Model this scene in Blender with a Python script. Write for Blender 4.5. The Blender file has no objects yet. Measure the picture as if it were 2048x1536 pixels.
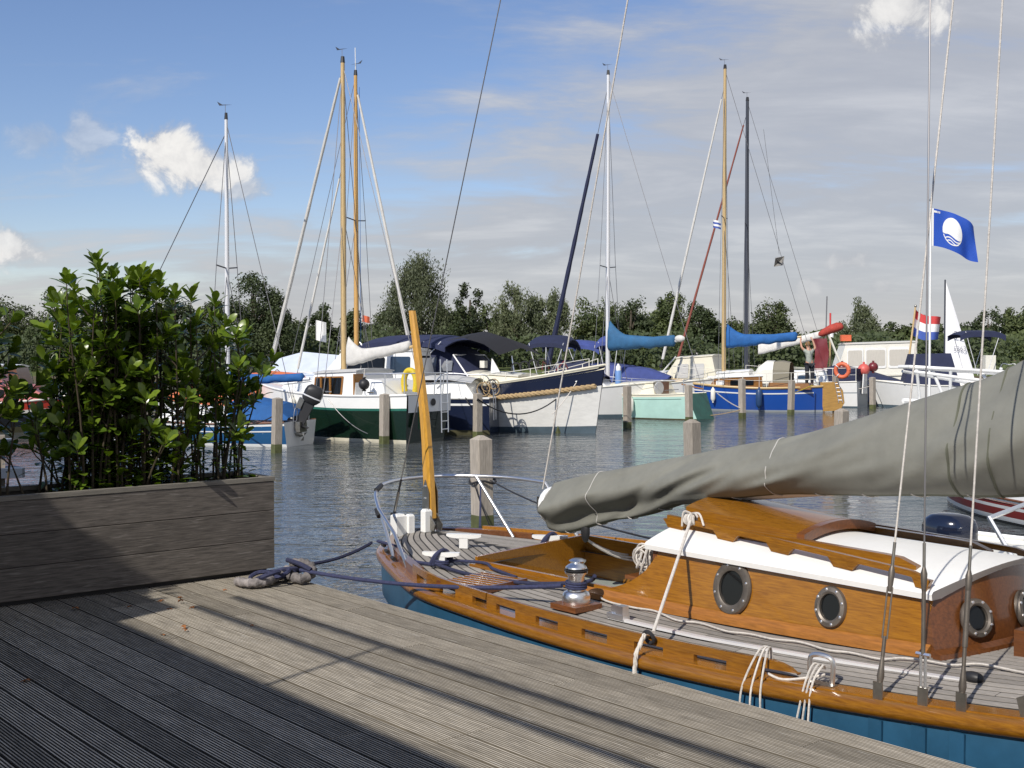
import bpy, math, random
import numpy as np
from mathutils import Vector, Matrix, noise
R = math.radians
random.seed(7)
SC = bpy.context.scene
COL = SC.collection

# ------------------------------------------------------------------ camera
CH, CF = 2.15, 2400.0
CP = math.atan(60 / CF)
cam = bpy.data.cameras.new('camera')
cam.sensor_width = 36.0
cam.lens = CF / 2048 * 36.0
cam.clip_start = 0.05
cam.clip_end = 6000
camo = bpy.data.objects.new('camera', cam)
COL.objects.link(camo)
camo.location = (0, 0, CH)
camo.rotation_euler = (math.pi / 2 - CP, 0, 0)
SC.camera = camo

# ------------------------------------------------------------------ sky, clouds, sun
SUN_EL = R(40)
SUN_DIR = Vector((-.533 * math.cos(SUN_EL), -.847 * math.cos(SUN_EL), math.sin(SUN_EL)))
world = bpy.data.worlds.new('World')
SC.world = world
world.use_nodes = True
wt = world.node_tree
wt.nodes.clear()
def N(tree, typ, **kw):
    n = tree.nodes.new(typ)
    for k, v in kw.items():
        if k.startswith('i_'):
            n.inputs[k[2:].replace('_', ' ')].default_value = v
        else:
            setattr(n, k, v)
    return n
def wl(a, ao, b, bi): wt.links.new(a.outputs[ao], b.inputs[bi])
def wmath(op, a, b=None, clamp=False):
    n = N(wt, 'ShaderNodeMath', operation=op, use_clamp=clamp)
    for i, x in enumerate((a, b)):
        if x is None: continue
        if isinstance(x, (int, float)): n.inputs[i].default_value = x
        else: wt.links.new(x, n.inputs[i])
    return n.outputs[0]
def wramp(x, lo, hi):
    n = N(wt, 'ShaderNodeMapRange', interpolation_type='SMOOTHSTEP')
    n.inputs['From Min'].default_value = lo
    n.inputs['From Max'].default_value = hi
    wt.links.new(x, n.inputs['Value'])
    return n.outputs[0]
sky = N(wt, 'ShaderNodeTexSky', sky_type='NISHITA', sun_disc=False)
sky.sun_elevation = SUN_EL
sky.sun_rotation = math.atan2(SUN_DIR.x, SUN_DIR.y) % (2 * math.pi)
sky.air_density = 1.15
sky.dust_density = 0.0
sky.ozone_density = 3.4
tc = N(wt, 'ShaderNodeTexCoord')
sep = N(wt, 'ShaderNodeSeparateXYZ')
wl(tc, 'Generated', sep, 0)
# layered cloud: noise stretched on a flat layer seen from below
zz = wmath('ADD', wmath('MAXIMUM', sep.outputs[2], 0.0), 0.16)
px_ = wmath('DIVIDE', sep.outputs[0], zz)
py_ = wmath('DIVIDE', sep.outputs[1], zz)
cmb = N(wt, 'ShaderNodeCombineXYZ')
wt.links.new(px_, cmb.inputs[0]); wt.links.new(py_, cmb.inputs[1])
def wnoise(vec, scale, detail, rough, off=(0, 0, 0), sc=(1, 1, 1), dist=0.0):
    mp = N(wt, 'ShaderNodeMapping')
    mp.inputs['Location'].default_value = off
    mp.inputs['Scale'].default_value = sc
    wt.links.new(vec, mp.inputs['Vector'])
    n = N(wt, 'ShaderNodeTexNoise')
    n.inputs['Scale'].default_value = scale
    n.inputs['Detail'].default_value = detail
    n.inputs['Roughness'].default_value = rough
    n.inputs['Distortion'].default_value = dist
    wt.links.new(mp.outputs[0], n.inputs['Vector'])
    return n.outputs['Fac']
L1 = wnoise(cmb.outputs[0], 1.7, 10, .62, (3.1, 1.7, 0), (.8, 1.5, 1), .35)
L2 = wnoise(cmb.outputs[0], .35, 3, .5, (9.2, 4.4, 2.0))
# a bank of thin cloud thickens towards the north-east (+X) and low down
az = wmath('DIVIDE', sep.outputs[0], wmath('MAXIMUM', wmath('ABSOLUTE', sep.outputs[1]), .2))
bank = wramp(wmath('SUBTRACT', az, wmath('MULTIPLY', wmath('MINIMUM', sep.outputs[2], .30), 1.75)), -.62, -.05)
low = wramp(sep.outputs[2], .16, .0)
cov = wmath('ADD', wmath('MULTIPLY', bank, .33), wmath('MULTIPLY', low, .15))
cov = wmath('ADD', cov, wmath('MULTIPLY', wmath('SUBTRACT', L2, .5), .22))
strat = wramp(wmath('ADD', L1, cov), .50, .84)
strat = wmath('MULTIPLY', strat, .86)
# fair-weather cumulus: soft lumps with ragged edges, each at its own bearing
dirv = tc.outputs['Generated']
edge = wnoise(dirv, 26, 7, .62, (1.3, .2, .9), (1, 1, 1.1), .3)
edge2 = wnoise(dirv, 9, 4, .55, (4.3, 2.2, .5))
cum = None
cumlow = None
for (ppx, ppy, rx, rz, dens) in [(345, 305, .026, .019, 1.0), (392, 335, .030, .018, 1.0), (440, 350, .028, .016, .95), (480, 378, .022, .012, .7), (20, 492, .022, .015, .85),
                                 (180, 275, .018, .019, .42), (75, 280, .018, .012, .30), (1705, 525, .026, .011, .42), (1610, 580, .012, .008, .3), (1790, 10, .038, .024, .85), (1760, 575, .012, .007, .32),
                                 (-500, 300, .05, .03, .9), (2600, 250, .06, .03, .9), (-900, 480, .06, .025, .9)]:
    d = Vector(((ppx - 1024) / CF, 1.0, (708 - ppy) / CF)).normalized()
    vd = N(wt, 'ShaderNodeVectorMath', operation='SUBTRACT')
    wt.links.new(dirv, vd.inputs[0]); vd.inputs[1].default_value = d
    vs = N(wt, 'ShaderNodeVectorMath', operation='DIVIDE')
    wt.links.new(vd.outputs[0], vs.inputs[0]); vs.inputs[1].default_value = (rx, rx, rz)
    ln = N(wt, 'ShaderNodeVectorMath', operation='LENGTH')
    wt.links.new(vs.outputs[0], ln.inputs[0])
    f = wmath('SUBTRACT', 1.42, ln.outputs['Value'])
    f = wmath('ADD', f, wmath('MULTIPLY', wmath('SUBTRACT', edge, .5), 3.4))
    f = wmath('ADD', f, wmath('MULTIPLY', wmath('SUBTRACT', edge2, .5), 1.6))
    f = wmath('MULTIPLY', wramp(f, .1, .95), dens)
    cum = f if cum is None else wmath('MAXIMUM', cum, f)
bmix1 = N(wt, 'ShaderNodeMix', data_type='RGBA')
wt.links.new(strat, bmix1.inputs['Factor'])
hs = N(wt, 'ShaderNodeHueSaturation')
hs.inputs['Saturation'].default_value = 1.06
hs.inputs['Value'].default_value = 1.08
tint = N(wt, 'ShaderNodeMix', data_type='RGBA', blend_type='MULTIPLY')
tint.inputs['Factor'].default_value = 1.0
tint.inputs['B'].default_value = (1.06, .985, 1.10, 1)
wl(sky, 0, tint, 'A')
wt.links.new(tint.outputs['Result'], hs.inputs['Color'])
wt.links.new(hs.outputs[0], bmix1.inputs['A'])
shade = N(wt, 'ShaderNodeMix', data_type='RGBA')
wt.links.new(wramp(L1, .45, .75), shade.inputs['Factor'])
shade.inputs['A'].default_value = (5.0, 5.1, 5.45, 1)
shade.inputs['B'].default_value = (6.6, 6.6, 6.75, 1)
wt.links.new(shade.outputs['Result'], bmix1.inputs['B'])
bmix2 = N(wt, 'ShaderNodeMix', data_type='RGBA')
wt.links.new(cum, bmix2.inputs['Factor'])
wt.links.new(bmix1.outputs['Result'], bmix2.inputs['A'])
cc = N(wt, 'ShaderNodeMix', data_type='RGBA')
wt.links.new(wramp(wmath('ADD', edge, wmath('MULTIPLY', cum, .35)), .45, 1.0), cc.inputs['Factor'])
cc.inputs['A'].default_value = (4.9, 5.0, 5.4, 1)
cc.inputs['B'].default_value = (10.0, 9.8, 9.5, 1)
wt.links.new(cc.outputs['Result'], bmix2.inputs['B'])
bg = N(wt, 'ShaderNodeBackground')
bg.inputs['Strength'].default_value = 0.10
wt.links.new(bmix2.outputs['Result'], bg.inputs['Color'])
wo = N(wt, 'ShaderNodeOutputWorld')
wl(bg, 0, wo, 0)

sun = bpy.data.lights.new('sun', 'SUN')
sun.energy = 4.8
sun.angle = R(.53)
sun.color = (1.0, .94, .85)
suno = bpy.data.objects.new('sun', sun)
COL.objects.link(suno)
suno.rotation_euler = SUN_DIR.to_track_quat('Z', 'Y').to_euler()

SC.view_settings.view_transform = 'Standard'
SC.view_settings.look = 'None'
SC.view_settings.gamma = 1.0
SC.view_settings.exposure = -0.08
SC.view_settings.use_curve_mapping = False
SC.render.engine = 'CYCLES'
SC.cycles.max_bounces = 8

# ------------------------------------------------------------------ pixel helpers (measured once from the photograph to get real positions)
def ray(px, py):
    a = (px - 1024) / CF; b = (768 - py) / CF
    return Vector((a, math.cos(CP) + b * math.sin(CP), -math.sin(CP) + b * math.cos(CP)))
def atz(px, py, z):
    r = ray(px, py); k = (z - CH) / r.z
    return Vector((0, 0, CH)) + r * k
def aty(px, py, y):
    r = ray(px, py); k = y / r.y
    return Vector((0, 0, CH)) + r * k

# ------------------------------------------------------------------ materials
MATS = {}
def mat(name, col, rough=.6, metal=0.0, var=0.0, vscale=8.0, bump=0.0, bscale=40.0, stretch=(1, 1, 1), coat=0.0, col2=None, spec=.5, sheen=0.0, alpha=1.0, trans=0.0, detail=5.0, speck=None, sub=0.0):
    if name in MATS: return MATS[name]
    m = bpy.data.materials.new(name)
    m.use_nodes = True
    t = m.node_tree
    b = t.nodes['Principled BSDF']
    b.inputs['Roughness'].default_value = rough
    b.inputs['Metallic'].default_value = metal
    b.inputs['Base Color'].default_value = (*col, 1)
    b.inputs['Specular IOR Level'].default_value = spec
    b.inputs['Coat Weight'].default_value = coat
    b.inputs['Coat Roughness'].default_value = .08
    b.inputs['Alpha'].default_value = alpha
    b.inputs['Transmission Weight'].default_value = trans
    tcn = t.nodes.new('ShaderNodeTexCoord')
    mp = t.nodes.new('ShaderNodeMapping')
    mp.inputs['Scale'].default_value = stretch
    oi = t.nodes.new('ShaderNodeObjectInfo')
    ofs = t.nodes.new('ShaderNodeVectorMath'); ofs.operation = 'ADD'
    cx = t.nodes.new('ShaderNodeCombineXYZ')
    ml = t.nodes.new('ShaderNodeMath'); ml.operation = 'MULTIPLY'; ml.inputs[1].default_value = 37.0
    t.links.new(oi.outputs['Random'], ml.inputs[0])
    t.links.new(ml.outputs[0], cx.inputs[0]); t.links.new(ml.outputs[0], cx.inputs[2])
    t.links.new(tcn.outputs['Object'], mp.inputs[0])
    t.links.new(mp.outputs[0], ofs.inputs[0]); t.links.new(cx.outputs[0], ofs.inputs[1])
    if var > 0 or col2:
        nz = t.nodes.new('ShaderNodeTexNoise')
        nz.inputs['Scale'].default_value = vscale
        nz.inputs['Detail'].default_value = detail
        nz.inputs['Roughness'].default_value = .65
        t.links.new(ofs.outputs[0], nz.inputs['Vector'])
        rp = t.nodes.new('ShaderNodeMapRange')
        rp.inputs['From Min'].default_value = .3; rp.inputs['From Max'].default_value = .7
        t.links.new(nz.outputs['Fac'], rp.inputs['Value'])
        mx = t.nodes.new('ShaderNodeMix'); mx.data_type = 'RGBA'
        c2 = col2 if col2 else tuple(c * (1 - var) for c in col)
        c1 = col if col2 else tuple(min(1, c * (1 + var * .6)) for c in col)
        mx.inputs['A'].default_value = (*c2, 1); mx.inputs['B'].default_value = (*c1, 1)
        t.links.new(rp.outputs[0], mx.inputs['Factor'])
        # per object brightness jitter
        hv = t.nodes.new('ShaderNodeHueSaturation')
        mr = t.nodes.new('ShaderNodeMapRange')
        j = min(.35, .6 * max(var, .15))
        mr.inputs['To Min'].default_value = 1 - j; mr.inputs['To Max'].default_value = 1 + j
        t.links.new(oi.outputs['Random'], mr.inputs['Value'])
        t.links.new(mr.outputs[0], hv.inputs['Value'])
        t.links.new(mx.outputs['Result'], hv.inputs['Color'])
        out = hv.outputs[0]
        if speck:
            n2 = t.nodes.new('ShaderNodeTexNoise'); n2.inputs['Scale'].default_value = speck[0]; n2.inputs['Detail'].default_value = 6
            t.links.new(ofs.outputs[0], n2.inputs['Vector'])
            r2 = t.nodes.new('ShaderNodeMapRange'); r2.inputs['From Min'].default_value = speck[1]; r2.inputs['From Max'].default_value = speck[1] + .1
            t.links.new(n2.outputs['Fac'], r2.inputs['Value'])
            m2 = t.nodes.new('ShaderNodeMix'); m2.data_type = 'RGBA'
            t.links.new(r2.outputs[0], m2.inputs['Factor'])
            t.links.new(out, m2.inputs['A']); m2.inputs['B'].default_value = (*speck[2], 1)
            out = m2.outputs['Result']
        t.links.new(out, b.inputs['Base Color'])
    if bump > 0:
        nb = t.nodes.new('ShaderNodeTexNoise')
        nb.inputs['Scale'].default_value = bscale
        nb.inputs['Detail'].default_value = 4
        t.links.new(ofs.outputs[0], nb.inputs['Vector'])
        bp = t.nodes.new('ShaderNodeBump')
        bp.inputs['Strength'].default_value = bump
        bp.inputs['Distance'].default_value = .01
        t.links.new(nb.outputs['Fac'], bp.inputs['Height'])
        t.links.new(bp.outputs[0], b.inputs['Normal'])
    if sub > 0:
        b.inputs['Subsurface Weight'].default_value = sub
    MATS[name] = m
    return m
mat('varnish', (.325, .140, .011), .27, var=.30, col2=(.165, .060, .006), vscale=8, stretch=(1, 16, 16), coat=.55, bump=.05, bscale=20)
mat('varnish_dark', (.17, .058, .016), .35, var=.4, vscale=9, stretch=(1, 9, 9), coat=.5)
mat('varnish_tiller', (.66, .34, .045), .28, var=.3, vscale=9, stretch=(9, 9, 1), coat=.6)
mat('teak', (.30, .275, .245), .8, var=.35, vscale=14, stretch=(1, 14, 14), bump=.12, bscale=30)
mat('caulk', (.02, .019, .018), .8)
mat('deckgroove', (.125, .108, .082), .95, var=.3, vscale=6)
mat('deckwood', (.43, .39, .325), .85, var=.58, vscale=5, stretch=(1, 16, 16), bump=.15, bscale=26, speck=(6, .62, (.58, .55, .49)))
mat('planterrim', (.19, .175, .15), .85, var=.35, vscale=6, stretch=(20, 1.2, 20))
mat('planterwood', (.105, .092, .080), .8, var=.55, vscale=6, stretch=(20, 1.2, 20), bump=.15, bscale=20, speck=(5, .60, (.21, .19, .17)))
mat('postwood', (.34, .30, .25), .9, var=.35, vscale=6, stretch=(12, 12, 1), bump=.3, bscale=25)
mat('postwet', (.10, .11, .04), .6, var=.4, vscale=9)
mat('steel', (.90, .90, .90), .33, 1.0)
mat('steel_dull', (.42, .40, .36), .38, 1.0, var=.25, vscale=12)
mat('bronze', (.20, .175, .15), .5, .7, var=.25, vscale=15)
mat('white', (.80, .80, .78), .28, var=.04, vscale=3, coat=.2)
mat('offwhite', (.76, .74, .66), .35, var=.05, vscale=3)
mat('cream', (.74, .70, .56), .35, var=.05, vscale=3)
mat('cream_worn', (.80, .79, .75), .45, var=.10, vscale=4, stretch=(1, 1, 3))
mat('roofwhite', (.80, .795, .77), .45, var=.05, vscale=6)
mat('blackrub', (.02, .02, .022), .5)
mat('hullblue', (.022, .088, .165), .38, var=.22, vscale=5, coat=.05, speck=(9, .72, (.10, .17, .22)))
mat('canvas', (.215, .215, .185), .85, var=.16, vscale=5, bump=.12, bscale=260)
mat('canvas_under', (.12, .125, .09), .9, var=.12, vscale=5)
mat('rope_navy', (.03, .035, .085), .85, var=.4, vscale=60)
mat('varnish_mould', (.29, .115, .022), .4, var=.35, vscale=9, stretch=(1, 9, 9), coat=.3)
mat('rope_white', (.62, .58, .53), .85, var=.22, vscale=50, bump=.3, bscale=120)
mat('rope_tan', (.42, .30, .16), .9, var=.3, vscale=30)
mat('rope_black', (.02, .02, .024), .8)
mat('wire', (.28, .27, .27), .4, .8)
mat('glassdark', (.008, .009, .010), .08, spec=.3)
mat('glassblue', (.03, .05, .08), .08, spec=.6)
mat('navycanvas', (.018, .024, .065), .8, var=.2, vscale=4, bump=.1, bscale=60)
mat('bluecanvas', (.015, .11, .34), .8, var=.2, vscale=4, bump=.1, bscale=60)
mat('tealcanvas', (.03, .12, .25), .8, var=.25, vscale=3)
mat('blackcanvas', (.014, .014, .018), .85)
mat('mask', (.56, .40, .19), .4, var=.2, vscale=6, stretch=(8, 8, 1), coat=.3)
mat('mastwood', (.55, .32, .10), .4, var=.2, vscale=6, stretch=(8, 8, 1), coat=.3)
mat('alumast', (.74, .74, .75), .35, .2)
mat('darkmast', (.04, .045, .06), .4)
mat('sailcloth', (.60, .585, .55), .8, var=.12, vscale=8)
mat('chafe', (.23, .21, .205), .9, var=.5, vscale=22, bump=.8, bscale=45)
mat('soil', (.02, .014, .01), 1, var=.4, vscale=20, bump=.5, bscale=30)
def leafmat(name, c1, c2, rough, tr):
    m = mat(name, c1, rough, var=.3, vscale=3, col2=c2, spec=.5)
    t = m.node_tree
    b = t.nodes['Principled BSDF']
    src = b.inputs['Base Color'].links[0].from_socket
    tl = t.nodes.new('ShaderNodeBsdfTranslucent')
    g = t.nodes.new('ShaderNodeMix'); g.data_type = 'RGBA'; g.blend_type = 'MULTIPLY'; g.inputs['Factor'].default_value = 1
    t.links.new(src, g.inputs['A']); g.inputs['B'].default_value = (1.3, 1.3, .4, 1)
    t.links.new(g.outputs['Result'], tl.inputs['Color'])
    ms = t.nodes.new('ShaderNodeMixShader'); ms.inputs[0].default_value = tr
    t.links.new(b.outputs[0], ms.inputs[1]); t.links.new(tl.outputs[0], ms.inputs[2])
    t.links.new(ms.outputs[0], t.nodes['Material Output'].inputs[0])
    return m
leafmat('laurel', (.155, .23, .022), (.045, .098, .012), .25, .28)
leafmat('laurel_young', (.21, .28, .03), (.10, .17, .02), .3, .25)
mat('stem', (.065, .05, .03), .9, var=.3, vscale=20)
mat('deadleaf', (.26, .10, .03), .8, var=.3, vscale=20)

# ------------------------------------------------------------------ mesh helpers
class MB:
    def __init__(s): s.v = []; s.f = []; s.m = []; s.cur = 0
    def add(s, vs, fs, mi=None):
        o = len(s.v); s.v += [tuple(p) for p in vs]
        s.f += [tuple(i + o for i in f) for f in fs]
        s.m += [s.cur if mi is None else mi] * len(fs)
        return s
    def box(s, c, sz, rot=None, bev=0, mi=None):
        x, y, z = sz[0] / 2, sz[1] / 2, sz[2] / 2
        vs = [Vector(p) for p in [(-x, -y, -z), (x, -y, -z), (x, y, -z), (-x, y, -z), (-x, -y, z), (x, -y, z), (x, y, z), (-x, y, z)]]
        if rot is not None: vs = [rot @ p for p in vs]
        c = Vector(c)
        return s.add([p + c for p in vs], [(3, 2, 1, 0), (4, 5, 6, 7), (0, 1, 5, 4), (1, 2, 6, 5), (2, 3, 7, 6), (3, 0, 4, 7)], mi)
    def tube(s, pts, r, n=8, cap=True, mi=None, flat=1.0):
        pts = [Vector(p) for p in pts]
        k = len(pts)
        rs = r if isinstance(r, (list, tuple)) else [r] * k
        prev = None; vs = []
        for i, p in enumerate(pts):
            d = (pts[min(i + 1, k - 1)] - pts[max(i - 1, 0)])
            d = d.normalized() if d.length > 1e-9 else Vector((0, 0, 1))
            if prev is None:
                a = Vector((0, 0, 1)) if abs(d.z) < .9 else Vector((1, 0, 0))
                u = d.cross(a).normalized()
            else:
                u = (prev - d * prev.dot(d))
                u = u.normalized() if u.length > 1e-6 else d.orthogonal().normalized()
            prev = u; w = d.cross(u)
            for j in range(n):
                t = 2 * math.pi * j / n
                vs.append(p + (u * math.cos(t) + w * math.sin(t) * flat) * rs[i])
        fs = [(i * n + j, i * n + (j + 1) % n, (i + 1) * n + (j + 1) % n, (i + 1) * n + j) for i in range(k - 1) for j in range(n)]
        if cap:
            fs.append(tuple(range(n - 1, -1, -1))); fs.append(tuple((k - 1) * n + j for j in range(n)))
        return s.add(vs, fs, mi)
    def loft(s, rings, closed=True, cap=True, mi=None, mifn=None):
        n = len(rings[0]); k = len(rings)
        vs = [p for r in rings for p in r]
        fs = []; ms = []
        jn = n if closed else n - 1
        for i in range(k - 1):
            for j in range(jn):
                fs.append((i * n + j, i * n + (j + 1) % n, (i + 1) * n + (j + 1) % n, (i + 1) * n + j))
                ms.append(mifn(i, j) if mifn else (s.cur if mi is None else mi))
        if cap and closed:
            fs.append(tuple(range(n - 1, -1, -1))); fs.append(tuple((k - 1) * n + j for j in range(n)))
            c = s.cur if mi is None else mi
            ms += [c, c]
        o = len(s.v); s.v += [tuple(p) for p in vs]
        s.f += [tuple(i + o for i in f) for f in fs]; s.m += ms
        return s
    def lathe(s, prof, c=(0, 0, 0), n=16, axis=None, mi=None):
        c = Vector(c); q = Matrix.Identity(3)
        if axis is not None: q = Vector(axis).to_track_quat('Z', 'Y').to_matrix()
        rings = [[c + q @ Vector((r * math.cos(2 * math.pi * j / n), r * math.sin(2 * math.pi * j / n), z)) for j in range(n)] for r, z in prof]
        return s.loft(rings, True, True, mi)
    def prism(s, poly, ext, mi=None):
        n = len(poly); e = Vector(ext)
        vs = [Vector(p) for p in poly]; vs += [p + e for p in vs]
        fs = [tuple(range(n - 1, -1, -1)), tuple(range(n, 2 * n))] + [(i, (i + 1) % n, n + (i + 1) % n, n + i) for i in range(n)]
        return s.add(vs, fs, mi)
    def ball(s, c, r, n=12, m=8, sq=(1, 1, 1), mi=None):
        c = Vector(c); vs = [c + Vector((0, 0, -r * sq[2]))]
        for i in range(1, m):
            a = -math.pi / 2 + math.pi * i / m
            for j in range(n):
                t = 2 * math.pi * j / n
                vs.append(c + Vector((r * sq[0] * math.cos(a) * math.cos(t), r * sq[1] * math.cos(a) * math.sin(t), r * sq[2] * math.sin(a))))
        vs.append(c + Vector((0, 0, r * sq[2])))
        fs = [(0, 1 + (j + 1) % n, 1 + j) for j in range(n)]
        for i in range(m - 2):
            for j in range(n):
                a = 1 + i * n
                fs.append((a + j, a + (j + 1) % n, a + n + (j + 1) % n, a + n + j))
        l = len(vs) - 1; a = 1 + (m - 2) * n
        fs += [(a + j, a + (j + 1) % n, l) for j in range(n)]
        return s.add(vs, fs, mi)
    def torus(s, c, rad, r, axis=(0, 0, 1), n=24, m=8, mi=None, a0=0, a1=2 * math.pi):
        q = Vector(axis).to_track_quat('Z', 'Y').to_matrix(); c = Vector(c)
        full = abs(a1 - a0 - 2 * math.pi) < 1e-6
        pts = [c + q @ Vector((rad * math.cos(a0 + (a1 - a0) * i / n), rad * math.sin(a0 + (a1 - a0) * i / n), 0)) for i in range(n + 1)]
        return s.tube(pts, r, m, not full, mi)
    def mesh(s, name, mats, smooth=False):
        me = bpy.data.meshes.new(name)
        me.from_pydata(s.v, [], s.f)
        for k in (mats if isinstance(mats, (list, tuple)) else [mats]): me.materials.append(MATS[k] if isinstance(k, str) else k)
        me.polygons.foreach_set('material_index', s.m)
        if smooth:
            me.polygons.foreach_set('use_smooth', [True] * len(s.f))
            if smooth != 'full': me.set_sharp_from_angle(angle=R(38 if smooth is True else smooth))
        me.update()
        return me
    def build(s, name, mats, parent=None, smooth=True, **kw):
        return link(name, s.mesh(name, mats, smooth), parent, **kw)
def link(name, me, parent=None, loc=None, rot=None, label=None, cat=None, group=None, kind=None):
    o = bpy.data.objects.new(name, me)
    COL.objects.link(o)
    if parent is not None: o.parent = parent
    if loc is not None: o.location = loc
    if rot is not None: o.rotation_euler = rot
    tag(o, label, cat, group, kind)
    return o
def tag(o, label=None, cat=None, group=None, kind=None):
    if label: o['label'] = label
    if cat: o['category'] = cat
    if group: o['group'] = group
    if kind: o['kind'] = kind
    return o
def thing(name, loc=(0, 0, 0), rz=0.0, label=None, cat=None, group=None, kind=None):
    return link(name, None, None, loc, (0, 0, rz), label, cat, group, kind)
def bez(p0, p1, p2, p3, n=12):
    p0, p1, p2, p3 = map(Vector, (p0, p1, p2, p3)); out = []
    for i in range(n + 1):
        t = i / n; u = 1 - t
        out.append(p0 * u**3 + p1 * 3 * u * u * t + p2 * 3 * u * t * t + p3 * t**3)
    return out
def sag(a, b, d, n=14):
    a = Vector(a); b = Vector(b)
    return [a.lerp(b, i / n) - Vector((0, 0, d * 4 * (i / n) * (1 - i / n))) for i in range(n + 1)]
def interp(tab, x):
    if x <= tab[0][0]: return tab[0][1]
    for (a, va), (b, vb) in zip(tab, tab[1:]):
        if x <= b:
            t = (x - a) / (b - a)
            return va + (vb - va) * t
    return tab[-1][1]
def sinterp(tab, x):
    # Catmull-Rom through the table, x ascending
    n = len(tab)
    if x <= tab[0][0]: return tab[0][1]
    if x >= tab[-1][0]: return tab[-1][1]
    for i in range(n - 1):
        if x <= tab[i + 1][0]:
            x0, y0 = tab[i]; x1, y1 = tab[i + 1]
            h = x1 - x0; t = (x - x0) / h
            m0 = (y1 - tab[i - 1][1]) / (x1 - tab[i - 1][0]) if i > 0 else (y1 - y0) / h
            m1 = (tab[i + 2][1] - y0) / (tab[i + 2][0] - x0) if i + 2 < n else (y1 - y0) / h
            t2, t3 = t * t, t * t * t
            return (2 * t3 - 3 * t2 + 1) * y0 + (t3 - 2 * t2 + t) * h * m0 + (-2 * t3 + 3 * t2) * y1 + (t3 - t2) * h * m1
def smooth_path(pts, n=6):
    pts = [Vector(p) for p in pts]; out = []
    for i in range(len(pts) - 1):
        p0 = pts[max(i - 1, 0)]; p1 = pts[i]; p2 = pts[i + 1]; p3 = pts[min(i + 2, len(pts) - 1)]
        for k in range(n):
            t = k / n
            out.append(.5 * ((2 * p1) + (p2 - p0) * t + (2 * p0 - 5 * p1 + 4 * p2 - p3) * t * t + (-p0 + 3 * p1 - 3 * p2 + p3) * t**3))
    out.append(pts[-1]); return out
# ------------------------------------------------------------------ water and banks
def water_mat():
    m = bpy.data.materials.new('harbour_water'); m.use_nodes = True
    t = m.node_tree; b = t.nodes['Principled BSDF']
    b.inputs['Base Color'].default_value = (.068, .078, .083, 1)
    b.inputs['Roughness'].default_value = .045
    b.inputs['IOR'].default_value = 1.333
    g = t.nodes.new('ShaderNodeNewGeometry')
    def nz(scale, det, sc, rough=.55):
        mp = t.nodes.new('ShaderNodeMapping'); mp.inputs['Scale'].default_value = sc
        mp.inputs['Rotation'].default_value = (0, 0, R(14))
        t.links.new(g.outputs['Position'], mp.inputs[0])
        n = t.nodes.new('ShaderNodeTexNoise'); n.inputs['Scale'].default_value = scale; n.inputs['Detail'].default_value = det
        n.inputs['Roughness'].default_value = rough; n.inputs['Distortion'].default_value = .6
        t.links.new(mp.outputs[0], n.inputs['Vector']); return n.outputs['Fac']
    a = nz(3.4, 3, (.62, 1.15, 1)); c = nz(9.5, 2, (.7, 1.2, 1)); e = nz(.22, 2, (1, 1, 1)); l = nz(.9, 2, (.7, 1.2, 1))
    def mth(op, x, y):
        n = t.nodes.new('ShaderNodeMath'); n.operation = op
        for i, k in enumerate((x, y)):
            if isinstance(k, (int, float)): n.inputs[i].default_value = k
            else: t.links.new(k, n.inputs[i])
        return n.outputs[0]
    amp = t.nodes.new('ShaderNodeMapRange'); amp.inputs['From Min'].default_value = .35; amp.inputs['From Max'].default_value = .65
    amp.inputs['To Min'].default_value = .7; amp.inputs['To Max'].default_value = 1.15
    t.links.new(e, amp.inputs['Value'])
    h = mth('ADD', mth('MULTIPLY', a, .066), mth('MULTIPLY', c, .018))
    h = mth('ADD', mth('MULTIPLY', h, amp.outputs[0]), mth('MULTIPLY', l, .10))
    bp = t.nodes.new('ShaderNodeBump'); bp.inputs['Strength'].default_value = 1.0; bp.inputs['Distance'].default_value = .40
    t.links.new(h, bp.inputs['Height']); t.links.new(bp.outputs[0], b.inputs['Normal'])
    return m
MATS['water'] = water_mat()
MB().add([(-1500, -60, 0), (1500, -60, 0), (1500, 2500, 0), (-1500, 2500, 0)], [(0, 1, 2, 3)]).build('water', 'water', smooth=False, kind='structure')
mat('grass', (.10, .13, .03), .95, var=.4, vscale=.5, bump=.4, bscale=3)
mat('bankmud', (.09, .075, .05), .95, var=.3, vscale=1)
def bank(name, x0, x1, y0, y1, h):
    mb = MB(); n = 40; rows = []
    for i in range(n + 1):
        x = x0 + (x1 - x0) * i / n
        w = noise.noise(Vector((x * .05, y0 * .1, 0))) * 2.5
        rows.append([(x, y0 + w, -.4), (x, y0 + w + .5, h * .5), (x, y0 + w + 3, h), (x, y1, h + .3)])
    mb.loft(rows, closed=False, mifn=lambda i, j: 1 if j == 0 else 0)
    return mb.build(name, ['grass', 'bankmud'], kind='structure')
bank('far_bank', -140, 44, 92, 260, .9)
bank('distant_shore', -200, 620, 330, 700, 1.0)

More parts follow.
